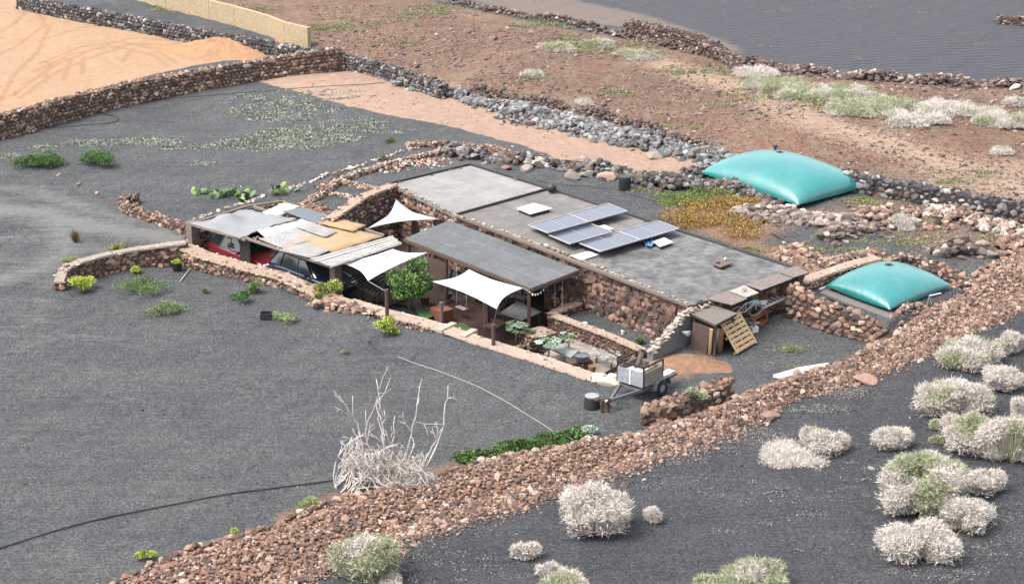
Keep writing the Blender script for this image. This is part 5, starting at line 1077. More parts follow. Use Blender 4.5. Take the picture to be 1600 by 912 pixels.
# clutter along the roof end
def block(px,py,z,sx,sy,sz,az,label,name,mat,holes=False):
    c=P(px,py,z); 
    if not holes: return MB().rbox(c,sx,sy,sz,az).build(name,mat,bevel=.01,meta=dict(label=label,cat=name.replace('_',' ')))
    a=np.array([math.cos(az),math.sin(az),0]);b=np.array([-math.sin(az),math.cos(az),0]); m_=MB()
    m_.box(c+b*(sy/2-.02),a*sx/2,b*.02,(0,0,sz/2)); m_.box(c-[0,0,0]-b*0,a*sx/2,b*(sy/2-.04),(0,0,.02)); m_.box(c+[0,0,sz/2-.02],a*sx/2,b*(sy/2-.04),(0,0,.02)); m_.box(c-[0,0,sz/2-.02],a*sx/2,b*(sy/2-.04),(0,0,.02))
    for k in range(4): m_.box(c+a*(k/3-.5)*(sx-.04),a*.02,b*(sy/2-.04),(0,0,sz/2-.04))
    return m_.build(name,mat,meta=dict(label=label,cat=name.replace('_',' ')))
M_CBLK=solid('cinder',C(206,204,200),.12,6,.95,.4,fine=28)
az=math.radians(40)
for i,(x,y,z,lab) in enumerate([(1207,452,.95,'hollow grey cinder block under the roof boards, upper of two'),(1208,459,.68,'hollow grey cinder block, lower of two below the roof boards')]): block(x,y,z,.55,.22,.24,az,lab,'cinder_block',M_CBLK,True)
block(1226,449,.85,.6,.2,.22,math.radians(-40),'white block standing beside the cinder blocks','white_block',M_CBLK); block(1236,445,.95,.5,.22,.2,az,'white block at the far corner below the roof end','white_block',M_CBLK)
ld=MB(); A_,B_=P(1180,478,.75),P(1216,462,.75); w_=np.array([.18,-.22,.0])*1.2
for s_ in (1,-1): ld.bar(A_+w_*s_,B_+w_*s_,.04,.06)
for k in range(6): ld.bar(lerp(A_,B_,(k+.5)/6)-w_,lerp(A_,B_,(k+.5)/6)+w_,.04,.04)
ld.build('ladder',M_WHITE,meta=dict(label='white ladder lying on the clutter along the roof end',cat='ladder'))
o=thing('clutter_bench',P(1190,495,0),'orange brown wooden bench standing below the bicycle','bench'); z_=.5; bq=[P(1170,496,z_),P(1178,501,z_),P(1199,484,z_),P(1190,480,z_)]; MB().slab(bq,.05).build('seat',solid('orange_wood',C(190,122,84),.15,6,.8,fine=20),o)
for p in bq: MB().bar([p[0],p[1],0],p-[0,0,.05],.06,.06).build('leg',solid('orange_wood',(1,1,1)),o)
MB().slab([P(1180,505,.15),P(1190,509,.15),P(1200,500,.15),P(1190,496,.15)],.04).build('shelf',solid('orange_wood',(1,1,1)),o)
for i,(x,y,z,s_,c_,lab,nm) in enumerate([(1176,503,.32,.36,(214,210,206),'crumpled whitish sack beside the pallet top','sack'),(1178,514,.14,.28,(226,226,226),'small white box on the gravel beside the pallet','box'),(1163,500,.5,.3,(120,150,126),'greenish bundle behind the pallet','bundle'),(1074,520,.75,.3,(226,228,232),'white crumpled bag hanging between ramp wall and shed','bag'),(1192,472,.95,.34,(196,190,188),'grey bundle on the clutter below the cinder blocks','bundle')]):
    if nm=='box': block(x,y,z,s_,s_*.8,s_*.8,.5,lab,'white_box',M_WHITE)
    else: Rocks(2).put([P(x,y,z)],s_*.6,CC([c_]),(1.4,.8,.75),jit=.05).build(nm,meta=dict(label=lab,cat=nm))
Rocks(2).put([P(1173,474,.98),P(1177,472,1.0)],.26,CC([(150,205,225)]*2),(1.3,.9,.45),jit=.1).build('cyan_tarp',smooth=True,meta=dict(label='crumpled light blue tarpaulin behind the bicycle',cat='tarpaulin'))
# bicycle lying at the roof end
bc=P(1166,486,.85); o=thing('bicycle',bc-[0,0,.3],'white bicycle leaning by the light blue tarpaulin','bicycle'); ex=np.array([math.cos(math.radians(25)),math.sin(math.radians(25)),0]); ez=np.array([.18,-.25,.95]); ez/=np.linalg.norm(ez)
for s_ in (-.42,.42):
    c=bc+ex*s_; MB().tube([c+ex*.27*math.cos(a)+ez*.27*math.sin(a) for a in np.linspace(0,2*math.pi,29)],.022,6,False).build('wheel',solid('pale_tyre',C(206,206,204),.1,9),o)
f=MB(); b0=bc; st=bc-ex*.12+ez*.4; hd=bc+ex*.3+ez*.42; bbk=bc-ex*.03-ez*.02
for a_,b2 in ((bbk,st),(bbk,hd),(st,hd),(bbk,bc-ex*.42),(st,bc-ex*.42),(hd,bc+ex*.42)): f.tube([a_,b2],.018,6)
f.build('frame',M_WHITE,o); f=MB().tube([hd,hd+ez*.12],.015,6); wv_=np.cross(ex,ez)*.25; f.tube([hd+ez*.12-wv_,hd+ez*.12+wv_],.015,6).build('handlebar',M_BLACK,o); MB().box(st+ez*.08,ex*.12,np.cross(ex,ez)*.05,ez*.025).build('saddle',M_BLACK,o,bevel=.01)
# white strip on the bank edge
sheet('white_edging',[(1208,585),(1250,573),(1296,566),(1292,572),(1262,579),(1232,590)],.12,M_WHITE,None,kind=None,th=.1); tag(bpy.data.objects['white_edging'],'curved white strip half buried where the gravel yard meets the rubble bank','edging'); bpy.data.objects['white_edging'].pop('kind',None)
MB().box(T(1131,612,.35),(.12,.05,0),(-.05,.1,0),(0,0,.35)).build('white_pillar',M_PAVE,bevel=.03,meta=dict(label='short white plastered end of the trailer wall',cat='pillar'))
# stone basin / pots in the lower garden
def pot(px,py,z,r,h,mat,label,name='plant_pot'):
    return MB().lathe(P(px,py,z),[(r*.75,0),(r,h*.9),(r*1.05,h),(r*.9,h),(r*.88,h*.85),(0.01,h*.84)],18,False).build(name,mat,meta=dict(label=label,cat='pot'))
ZL=PIT_Z+.3
pot(909,563,ZL+.35,.28,.22,M_STEEL,'round grey metal tub on a rough wooden stand in the lower garden','metal_tub'); MB().rbox(P(905,568,ZL+.16),.9,.5,.3,.3).build('log_stand',M_WOOD,bevel=.03,meta=dict(label='rough wooden stand under the grey metal tub',cat='stand'))
pot(972,575,-.1,.2,.4,M_RUST,'dark brown clay pot beside the trailer front'); pot(925,583,ZL+.2,.14,.3,solid('ochre_pot',C(190,150,104),.2,8,.8),'ochre pot lying by the grey tub')
lean([P(860,545,ZL+.3),P(892,560,ZL+.3),P(905,548,ZL+.42),P(872,536,ZL+.42)],.08,'stone_slab',solid('greenish_slab',C(186,192,184),.15,3,.9,.2,fine=15),'greenish grey slab lying below the large-leaved plants','slab')
lean([P(884,560,ZL+.2),P(910,571,ZL+.2),P(920,562,ZL+.28),P(895,550,ZL+.28)],.08,'stone_slab',M_PAVE,'pale slab in front of the greenish slab in the lower garden','slab')
c=P(946,513,-.4);
for i,(x,y,lab) in enumerate([(914,513,'small clear glass jar on the planter gravel')]): MB().lathe(P(x,y,-.4),[(.1,0),(.1,.22),(.08,.25)],14).build('glass_jar',M_WHITE,meta=dict(label=lab,cat='jar'))
Rocks(2).put([P(973,519,-.35)],.12,'pale',jit=.05,k=1.6).build('white_stone',meta=dict(label='small white stone lying on the planter gravel',cat='stone'))
# hoses
def hose(name,px,r,label,mat,z=.02):
    pts=resample(TP(px),.4); m=len(pts); k=np.arange(m); pts[:,0]+=.04*np.sin(k*.7); pts[:,2]=hbase(pts[:,0],pts[:,1])+r+z
    # smooth
    for _ in range(3): pts[1:-1]=(pts[:-2]+pts[1:-1]*2+pts[2:])/4
    return MB().tube(pts,r,7).build(name,mat,smooth=True,meta=dict(label=label,cat='hose'))
hose('water_hose',[(-30,868),(0,856),(100,826),(200,802),(300,784),(360,771),(420,765),(480,757),(530,752),(548,745)],.024,'thick black hose across the gravel to the pile of dead branches',M_BLACK)
hose('water_hose',[(622,558),(650,571),(690,581),(725,595),(770,618),(810,638),(840,660),(868,678)],.013,'thin pale hose from the patio wall to the green strip',solid('pale_hose',C(206,204,200),.1,4,.5))
hose('water_hose',[(65,198),(90,202),(130,196),(180,194),(190,184),(170,180),(150,176),(160,164),(230,157),(300,152),(380,145),(480,138),(560,134),(600,130)],.016,'thin black hose looping across the far black garden',M_BLACK)
hose('water_hose',[(840,283),(880,290),(940,292),(968,298),(1010,312),(1060,322)],.012,'thin dark hose crossing the gravel behind the house',M_BLACK)
hose('water_hose',[(1205,366),(1230,380),(1260,390),(1290,400)],.03,'black pipe across the weeds behind the roof end',M_BLACK)
MB().tube([T(281,440,.03),T(297,420,.05)],.03,8).build('pale_stick',solid('pale_stick',C(214,204,194),.1,6),meta=dict(label='pale straight stick lying on the gravel beside the potted plant',cat='stick'))
# ------------------------------------------------------------------ plants
def tri_blades(p, q, w, col, rs=None):
    """thin blades from p to q (arrays n,3), width w at the base; returns V,F,C"""
    n=len(p); d=q-p; s_=rng.normal(size=(n,3)); x=np.cross(d,s_); x/=np.linalg.norm(x,axis=1)[:,None]+1e-9; w=np.asarray(w).reshape(-1,1) if not np.isscalar(w) else w
    V=np.stack([p-x*w/2,p+x*w/2,q],1).reshape(-1,3); return V,np.arange(3*n).reshape(-1,3),np.repeat(col,3,axis=0)
def leaves(c, d, L, W, col):
    """flat leaf quads (diamond) centred c along direction d"""
    n=len(c); d=d/(np.linalg.norm(d,axis=1)[:,None]+1e-9); s_=rng.normal(size=(n,3)); x=np.cross(d,s_); x/=np.linalg.norm(x,axis=1)[:,None]+1e-9; L=np.asarray(L).reshape(-1,1); W=np.asarray(W).reshape(-1,1)
    V=np.stack([c-d*L/2,c+x*W/2,c+d*L/2,c-x*W/2],1).reshape(-1,3); i=np.arange(n)*4; F_=np.concatenate([np.stack([i,i+1,i+2],1),np.stack([i,i+2,i+3],1)]); return V,F_,np.repeat(col,4,axis=0)
class Acc:
    def __init__(s): s.V=[];s.F=[];s.C=[];s.n=0
    def add(s,t): V,F_,c=t; s.V.append(V); s.F.append(F_+s.n); s.C.append(c); s.n+=len(V); return s
    def build(s,name,mat,root=None,meta=None,origin=None): return mesh_obj(name,np.concatenate(s.V),np.concatenate(s.F),mat,root,np.concatenate(s.C),False,origin,meta)
def cols(lst, n, jit=.15, k=1.0):
    c=CC(lst,k); return c[rng.integers(0,len(c),n)]*(1+rng.uniform(-jit,jit,(n,1)))
def unit(n, up=0.0):
    v=rng.normal(size=(n,3)); v[:,2]=np.abs(v[:,2])+up; return v/np.linalg.norm(v,axis=1)[:,None]
KD=2.05
DRY=[(222,213,204),(202,192,182),(232,225,216),(184,174,164),(208,197,186)]; OLV=[(184,182,158),(168,170,138),(198,194,172),(154,158,124)]; GRN=[(150,170,112),(128,156,92),(172,184,132)]
def px_size(px,py,w): 
    a=T(px-w/2,py);b=T(px+w/2,py); return np.linalg.norm(b-a)
def dry_bush(px, py, wpx, hpx, label, green=0.0, flat=1.0, dens=1.0, depth=.8, name='dry_bush'):
    """px,py: centre of the base; a dome of fine dead twigs; green = share of live olive tips"""
    c=T(px,py); wpx*=1.04; R=px_size(px,py,wpx)/2; green=green*.75 if name=='slope_shrub' else green; Hb=max(.2,hpx/42.0-R*depth*.28); ry=R*depth; A=Acc()
    nl=max(5,int(R*13)); la=rng.uniform(0,6.3,nl); lr=rng.uniform(0,.62,nl)**.5; lob=np.c_[R*lr*np.cos(la),ry*lr*np.sin(la)]; lh=Hb*(1-.5*lr**2)*rng.uniform(.82,1.08,nl); lw=rng.uniform(.28,.5,nl)*min(R,1.2)+.08
    root=thing(name,c,label,'dry bush' if green<.5 else 'bush')
    # inner woody mass
    nt=int((1300+4200*R*R)*dens); i=rng.integers(0,nl,nt); d=unit(nt,.1); rad=rng.uniform(.6,1.0,nt)
    tipx=lob[i,0]+d[:,0]*lw[i]*rad; tipy=lob[i,1]+d[:,1]*lw[i]*rad; tipz=np.maximum(.02,(lh[i]-lw[i]*.55).clip(0)+d[:,2]*lw[i]*.8*rad*flat)*np.where(rng.uniform(size=nt)<.3,rng.uniform(.3,1,nt),1)
    tip=np.c_[tipx,tipy,tipz]; base=tip*np.c_[np.full(nt,.55),np.full(nt,.55),np.full(nt,.25)]+rng.normal(0,.05,(nt,3))*[1,1,0]; base[:,2]=base[:,2].clip(0)
    patch=(np.sin(tip[:,0]*3.1+px)+np.sin(tip[:,1]*3.7+py)+rng.normal(0,.5,nt))/2.2+ (tip[:,2]/Hb-.5)*.6; g_=patch>np.quantile(patch,1-green) if green>0 else np.zeros(nt,bool)
    dry=cols(DRY,nt,.15,KD); ol=cols(OLV+GRN[:1],nt,.15,1.85); cc=np.where(g_[:,None],ol,dry)
    A.add(tri_blades(c+base,c+tip,.016,cc))
    # fine sprays at the tips
    m_=int(5); tt=np.repeat(tip,m_,axis=0); dd=np.repeat(d,m_,axis=0)*.6+rng.normal(0,.8,(nt*m_,3)); ln=rng.uniform(.04,.10,(nt*m_,1))*min(1.2,.6+R*.6); c2=np.repeat(cc,m_,axis=0)*(1+rng.uniform(-.18,.18,(nt*m_,1)))
    s0=tt-np.repeat(d,m_,axis=0)*rng.uniform(0,.12,(nt*m_,1))*R; s1=s0+dd*ln*.8; s0[:,2]=s0[:,2].clip(0.0); s1[:,2]=s1[:,2].clip(0.01)
    B=Acc(); B.add(tri_blades(c+s0,c+s1,rng.uniform(.012,.022,nt*m_),c2)); A.build('branches',M_TWIG,root); B.build('twigs',M_TWIG,root); return root
dry_bush(928,826,122,68,'big round pale dry bush in the middle foreground below the rubble bank')
dry_bush(1019,815,27,20,'tiny pale dry tuft right of the big round foreground bush')
dry_bush(821,872,42,24,'small pale dry bush on the dark gravel left below the big round one')
dry_bush(858,900,36,20,'sparse small dry bush with bare stems near the bottom edge',dens=.5)
dry_bush(577,903,108,60,'grey green bush at the foot of the rubble bank, bottom left of centre',green=.6)
dry_bush(608,916,46,18,'low pale dry fringe in front of the grey green bush')
dry_bush(1180,922,108,42,'green topped dry bush cut by the bottom edge',green=.65); dry_bush(1110,925,60,24,'low green bush at the bottom edge left of the green topped one',green=.9); dry_bush(875,925,110,22,'low olive bush cut by the bottom edge below the sparse tuft',green=.5)
dry_bush(1232,712,120,26,'flat spread of dead grey twigs below the rubble bank',flat=.4,dens=.7); dry_bush(1284,704,72,38,'upright pale bush on the right side of the flat dead spread',green=.15)
dry_bush(1398,700,66,34,'small oval pale dry bush alone on the dark gravel'); 
dry_bush(1448,792,150,84,'largest bush at the right, olive green above and pale below',green=.55,depth=.9); dry_bush(1420,800,90,50,'pale dry front lobe of the largest olive bush')
dry_bush(1536,768,62,38,'pale dry bush touching the right side of the largest olive bush'); dry_bush(1508,826,84,48,'round pinkish pale dry bush below the largest olive bush')
dry_bush(1432,868,126,52,'low wide pale dry bush, lowest of the right-hand group')
dry_bush(1486,644,120,58,'wide pale dry bush on the right between bank and olive bushes',green=.12); dry_bush(1562,608,66,42,'whitish dry bush right above the wide pale one',dens=.8)
dry_bush(1526,570,112,48,'wide greyish dry bush close under the rubble bank at the right',green=.2); dry_bush(1582,552,52,36,'pale dry bush against the right edge beside the greyish one')
dry_bush(1516,700,100,58,'olive grey bush in the right-hand group below the wide pale one',green=.45); dry_bush(1572,720,90,66,'pale bush at the right edge beside the olive grey one',green=.1); dry_bush(1596,660,48,40,'pale dry bush cut by the right edge',green=.1); dry_bush(1460,668,24,14,'tiny green bush left of the olive grey one',green=.95); dry_bush(1462,690,14,8,'tiniest green tuft beneath the tiny green bush',green=.95)
# far shrubs on the slope
for a in ((1180,118,80,22,'grey dead shrub at the top left of the far shrub belt',.0),(1215,137,110,26,'yellow green shrub at the left of the far shrub belt',.9),(1265,150,120,30,'dull green shrub in the middle of the far shrub belt',.7),(1315,150,130,40,'grey green shrub, highest in the far shrub belt',.6),(1335,172,120,26,'bright green low shrub in the far shrub belt',.95),(1395,165,100,26,'small green shrub right in the far shrub belt',.8),
          (1425,188,120,28,'grey dead shrub below the right end of the far shrub belt',.05),(1475,174,110,34,'purplish grey round shrub at the right end of the belt',.05),(1570,192,110,36,'grey green shrub near the right edge of the slope',.4),(1540,178,50,16,'pale dry shrub left of the grey green edge shrub',.1),(1590,165,50,24,'greyish shrub cut by the right edge on the slope',.2),(1565,238,40,16,'small pale dry shrub below the edge shrubs on the slope',.1),
          (1410,352,50,26,'grey dry bush on the black gravel below the dark field wall',.2),(1412,360,30,14,'low grey dry tuft beside the grey dry bush below the dark wall',.1),(910,163,40,10,'grey dry shrub low on the brown slope',.2),(870,78,60,14,'grey green shrub near the upper edge of the brown slope',.5),(990,90,70,16,'grey green shrub near the corner field wall',.5),(940,72,60,16,'olive shrub beside the gravel track on the slope',.6),(830,118,40,10,'small greyish shrub in the middle of the brown slope',.2)):
    dry_bush(*a[:5],green=a[5],dens=.45,name='slope_shrub')
# leafy plants
G1=[(114,142,80),(94,120,66),(142,164,98),(80,100,58)]; G2=[(172,196,70),(200,210,90),(140,170,60),(222,214,110)]; G3=[(78,116,60),(98,138,76),(64,94,52),(118,150,90)]; G4=[(196,214,190),(170,196,170),(220,232,214),(140,170,140)]; G5=[(150,164,100),(176,184,120),(120,140,84)]
def leafy(px, py, wpx, hpx, label, pal=G1, leaf=.07, n=None, name='green_shrub', cat='shrub', z=None, depth=.7, droop=0, dens=1.0, stems=True):
    wpx *= 1.18; hpx *= 1.1
    c=T(px,py) if z is None else P(px,py,z); R=px_size(px,py,wpx)/2; Hh=max(.1,hpx/44-R*depth*.3); nl=max(3,int(R*7)); la=rng.uniform(0,6.3,nl); lr=rng.uniform(0,.75,nl)**.6; lw=rng.uniform(.3,.5,nl)*min(R,1.1)+.05
    lob=np.c_[R*lr*np.cos(la),R*depth*lr*np.sin(la),Hh*(1-.5*lr)*rng.uniform(.15,.85,nl)]
    n=n or int((500+2600*R*Hh+900*R*R)*dens*(.07/leaf)**1.3); i=rng.integers(0,nl,n); d=unit(n); p=lob[i]+d*lw[i][:,None]*rng.uniform(.4,1.05,(n,1))*[1,1,.8]; p[:,2]=p[:,2].clip(.01)
    root=thing(name,c,label,cat); tone=1+.22*np.sin(i*2.4)[:,None]
    A=Acc().add(leaves(c+p,d+rng.normal(0,.6,(n,3))-[0,0,droop],leaf*rng.uniform(.7,1.4,n),leaf*.5*rng.uniform(.7,1.3,n),cols(pal,n,.15,1.5)*tone)); A.build('leaves',M_LEAF,root)
    if stems:
        B=Acc(); s_=lob; B.add(tri_blades(c+rng.normal(0,.03,(nl,3))*[1,1,0]+s_*0,c+s_,.02,cols([(140,124,96)],nl))); B.build('stems',M_LEAF,root)
    return root
leafy(60,262,78,30,'larger low green bush on the far left black gravel',G3,.07,dens=2); leafy(157,258,58,32,'smaller low green bush right of the larger one, far left',G3,.07,dens=2)
leafy(130,455,44,44,'yellow green plant growing against the left end of the garden wall',G2,.08,dens=.8,depth=.5); leafy(207,428,24,14,'small yellow green plant at the foot of the garden wall',G2,.06); leafy(147,412,16,10,'tiny green plant behind the garden wall',G1,.05); leafy(107,410,14,10,'tiny yellow plant at the left end behind the garden wall',G2,.05)
leafy(225,454,74,22,'long low green shrub on the gravel in front of the garden wall',G1,.06); leafy(258,490,58,20,'low green shrub in front, left of the dry round tuft',G1+GRN,.06); leafy(376,470,34,26,'bright green shrub, left one of the pair before the carport wall',G3,.07); leafy(398,460,34,22,'dark green shrub, right one of the pair before the carport wall',G1,.06)
leafy(440,502,42,16,'pale green plant growing out of the black crate',GRN,.05); leafy(517,470,42,42,'yellow green shrub with reddish tips at the carport corner',G2+G1+[(190,140,96)],.07,dens=1.2); leafy(502,474,26,16,'bright green low plant left of the corner shrub',G3,.06)
leafy(540,552,12,5,'tiny weed alone on the gravel field',G5,.04,dens=.3); leafy(228,876,26,20,'yellow green weed at the edge of the rubble bank, bottom left',G2,.06); leafy(367,836,16,12,'small yellow weed at the edge of the rubble bank',G2,.05); leafy(492,798,44,20,'sparse olive weed at the rubble bank below the dead branches',G5,.05,dens=.6)
leafy(1090,630,34,30,'pale green straggly plant on the short trailer wall',GRN+DRY[:1],.05,z=.55); leafy(608,222,18,8,'green low weed on the black bank behind the spiky tuft',G3,.05); leafy(634,258,14,6,'small green weed on the gravel bank by the long edging',G3,.05)
leafy(925,676,40,14,'pale blue green plant at the right end of the green strip',G4,.07); leafy(290,405,16,38,'dark green ivy climbing the wall corner above the potted plant',G3,.06,z=.2,depth=.4); leafy(1240,548,34,10,'yellow green weeds on the gravel yard',G5,.04,dens=.4); leafy(1300,500,10,5,'small white flowered weed on the gravel yard',DRY,.04,dens=.3)
leafy(375,395,30,60,'tangled dry vine over the carport front post',[(170,156,136),(140,128,108),(190,176,150)],.06,z=-.2,depth=.4,dens=.7); leafy(675,478,10,6,'small pot plant beside the terracotta box',G3,.05,z=PIT_Z)
leafy(1352,452,10,2,'weed strip along the back of the smaller tank',G2,.05,z=.45,dens=.5) if False else None
# green strip
sp_=TP([(716,722),(760,712),(800,702),(850,692),(900,682),(915,676)]); A_=resample(sp_,.1); n=9000; i=rng.integers(0,len(A_),n); t_=rng.normal(0,.2,n).clip(-.5,.5)*(1+.5*np.sin(i*.41))
p=A_[i]+np.c_[-.45*t_*1.2,.9*t_,np.zeros(n)]; p[:,2]=hbase(p[:,0],p[:,1])+rng.uniform(0,.22,n)*(1-abs(t_)*1.6).clip(.2)*(1+.5*np.sin(i*.35)); Acc().add(leaves(p,unit(n)+rng.normal(0,.4,(n,3)),.09*rng.uniform(.6,1.4,n),.07*rng.uniform(.6,1.3,n),cols([(84,140,62),(58,104,46),(110,168,84),(44,84,38),(150,150,90),(120,130,80)],n,.2,1.15)*(1+.25*np.sin(i*.5))[:,None])).build('creeper_bed',M_LEAF,meta=dict(label='long low bed of bright green creeper along the rubble bank',cat='plant bed'))
# orange tree
c=P(640,483,PIT_Z+.1); tree=thing('orange_tree',c,'small round-crowned green tree with a pale trunk beside the patio sail','tree'); cc_=P(643,437,.42)
MB().tube([c,c+[.03,.02,.5],lerp(c,cc_,.62)],[.075,.06,.05],10).build('trunk',solid('pale_bark',C(190,176,160),.15,8,.9),tree,smooth=True)
b_=MB(); 
for k in range(9): a=k*.7; e_=cc_+np.array([.6*math.cos(a),.5*math.sin(a),.25*math.sin(a*3)]); b_.tube([lerp(c,cc_,.55),lerp(c,cc_,.75)+(e_-cc_)*.3,e_],[.035,.022,.01],6)
b_.build('limbs',solid('pale_bark',(1,1,1)),tree,smooth=True)
nl=38; d=rng.normal(size=(nl,3)); d/=np.linalg.norm(d,axis=1)[:,None]; lob=d*rng.uniform(.35,1.0,(nl,1))*[.92,.8,.7]; n=11000; i=rng.integers(0,nl,n); dd=rng.normal(size=(n,3)); dd/=np.linalg.norm(dd,axis=1)[:,None]; p=cc_+lob[i]+dd*rng.uniform(.12,.3,(n,1)); tone=(1+.28*np.sin(i*1.7))[:,None]
Acc().add(leaves(p,dd+rng.normal(0,.5,(n,3)),.10*rng.uniform(.7,1.3,n),.05*rng.uniform(.7,1.3,n),cols([(104,142,70),(80,116,54),(128,166,86),(62,92,46),(150,182,104)],n,.15,1.35)*tone)).build('crown',M_LEAF,tree)
# young tree with stake
leafy(598,524,38,38,'young yellow green tree tied to a stake on the gravel field',G2[:3],.1,dens=.7,name='young_tree',cat='young tree'); leafy(618,522,22,10,'low yellow green branch right of the young tree',G2[:3],.09,dens=.5)
MB().tube([T(575,531,-.1),T(575,531,.5)],.035,8).build('wooden_stake',M_LTIMB,meta=dict(label='short pale wooden stake beside the young yellow green tree',cat='stake'))
# big-leaved plants
def bigleaf(px,py,z,h,label,pal,n=16,L=.34,name='papaya_plant',spread=.45):
    c=P(px,py,z); root=thing(name,c,label,'plant'); MB().tube([c,c+[.02,0,h]],[.035,.025],8).build('stem',M_LTIMB,root,smooth=True); V=[];F_=[];Cc=[]
    for k in range(n):
        a=k*2.4+rng.uniform(-.3,.3); el=rng.uniform(-.1,.9); r_=spread*rng.uniform(.5,1); o_=c+[0,0,h*rng.uniform(.75,1)]; e_=o_+np.array([math.cos(a)*r_*math.cos(el),math.sin(a)*r_*math.cos(el),r_*math.sin(el)*.8]); x=np.array([math.cos(a),math.sin(a),-.25]); y=np.array([-math.sin(a),math.cos(a),0]); col_=cols(pal,1)[0]; n0=len(V); V.append(e_); Cc.append(col_*1.1)
        m_=14
        for q_ in range(m_):
            b=2*math.pi*q_/m_; rr=L/2*(1.15 if q_%2==0 else .62)*rng.uniform(.9,1.1); V.append(e_+x*rr*math.cos(b)+y*rr*math.sin(b)-[0,0,.05*(q_%2)]); Cc.append(col_)
        for q_ in range(m_): F_.append((n0,n0+1+q_,n0+1+(q_+1)%m_))
        s0=len(V); w_=np.array([0,0,.008]); V+=[o_,o_+w_,e_]; Cc+=[col_*.8]*3; F_.append((s0,s0+1,s0+2))
    mesh_obj('leaves',np.array(V),np.array(F_),M_LEAF,root,np.array(Cc),False); return root
bigleaf(806,540,PIT_Z,.85,'papaya plant with pale star leaves beside the canopy corner post',G4+GRN,18,.3); bigleaf(829,523,-.55,.15,'small green plant on the pinkish stone ledge',G1,10,.16,spread=.18,name='potted_plant')
bigleaf(857,566,ZL,.85,'large whitish leaved plant, left one above the stone slabs',G4,20,.32); bigleaf(888,560,ZL,.95,'thin tall plant with whitish leaves, right one above the slabs',G4+GRN,13,.24,spread=.3)
bigleaf(955,575,ZL,.45,'white flecked plant behind the trailer front panel',[(236,238,234),(200,214,196),(226,230,220)],24,.18,spread=.4,name='white_plant'); bigleaf(932,566,ZL,.35,'low white leaved plant beside the grey tub',[(236,238,234),(206,218,200)],18,.17,spread=.35,name='white_plant')
leafy(1003,537,18,14,'green grass tuft at the far end of the planter',GRN+G1,.05,z=-.42); leafy(809,548,22,16,'drooping pale leaves under the papaya plant',[(206,196,150),(180,180,130)],.09,z=PIT_Z,dens=.6)
# spiky tufts
def tuft(px,py,h,n,label,pal,spread=.5,w=.03,z=None,name='grass_tuft',stalks=0,cat='grass tuft'):
    c=T(px,py) if z is None else P(px,py,z); root=thing(name,c,label,cat); a=rng.uniform(0,6.3,n); r_=rng.uniform(.1,1,n)*spread; hh=h*rng.uniform(.5,1,n); mid=np.c_[r_*.4*np.cos(a),r_*.4*np.sin(a),hh*.65]; tip=np.c_[r_*np.cos(a),r_*np.sin(a),hh*(1-.35*r_/spread)]
    co=cols(pal,n); A=Acc(); base=rng.normal(0,.02,(n,3))*[1,1,0]; A.add(tri_blades(c+base,c+tip,w,co)); A.add(tri_blades(c+base,c+mid,w*1.3,co*.9)); A.build('blades',M_LEAF,root)
    if stalks:
        m_=MB()
        for k in range(stalks): q_=rng.normal(0,.12,2); m_.tube([c,c+[q_[0],q_[1],h*rng.uniform(1.6,2.2)]],[.014,.006],5)
        m_.build('stalks',M_LTIMB,root)
    return root
tuft(600,251,.6,50,'spiky pale tuft with tall dry stalks on the edging, right one',[(200,196,150),(170,170,120),(220,210,176)],.3,.03,stalks=4); tuft(529,279,.5,40,'spiky pale tuft with thin stalks on the edging, left one',[(200,196,150),(180,176,140)],.28,.03,stalks=4)
tuft(118,378,.75,170,'dry straw coloured palm-like tuft left of the driveway wall',[(214,184,132),(190,158,112),(160,136,104),(150,160,90)],.38,.045); tuft(182,394,.6,60,'yellow green agave with broad arching leaves behind the garden wall',[(196,204,110),(160,176,84),(214,206,130)],.75,.09,name='agave',cat='agave')
tuft(321,458,.36,140,'small round dry straw tuft on the gravel before the wall',[(206,180,134),(180,160,124),(150,160,100)],.24,.03); tuft(765,242,.4,30,'thin dry grass tuft on the bank behind the light roof',[(200,190,160)],.25,.02); tuft(200,318,.3,18,'thin dead twig tuft left of the curved wall',[(150,136,120)],.2,.02)
# potted plant and crate
pot(277,423,float(T(277,423)[2]),.23,.34,M_BLACK,'black pot in front of the garden wall corner','black_pot'); leafy(277,412,18,10,'yellow green plant growing in the black pot',G2,.07,z=.32,dens=.6)
o=thing('black_crate',T(418,497),'black open plastic crate on the gravel','crate'); c=T(416,498); cr=MB()
for dx,dy,sx,sy in ((0,.16,.4,.02),(0,-.16,.4,.02),(.2,0,.02,.32),(-.2,0,.02,.32)): cr.rbox(c+[dx,dy,.13],sx,sy,.26)
cr.rbox(c+[0,0,.01],.38,.3,.02); cr.build('crate_body',M_BLACK,o)
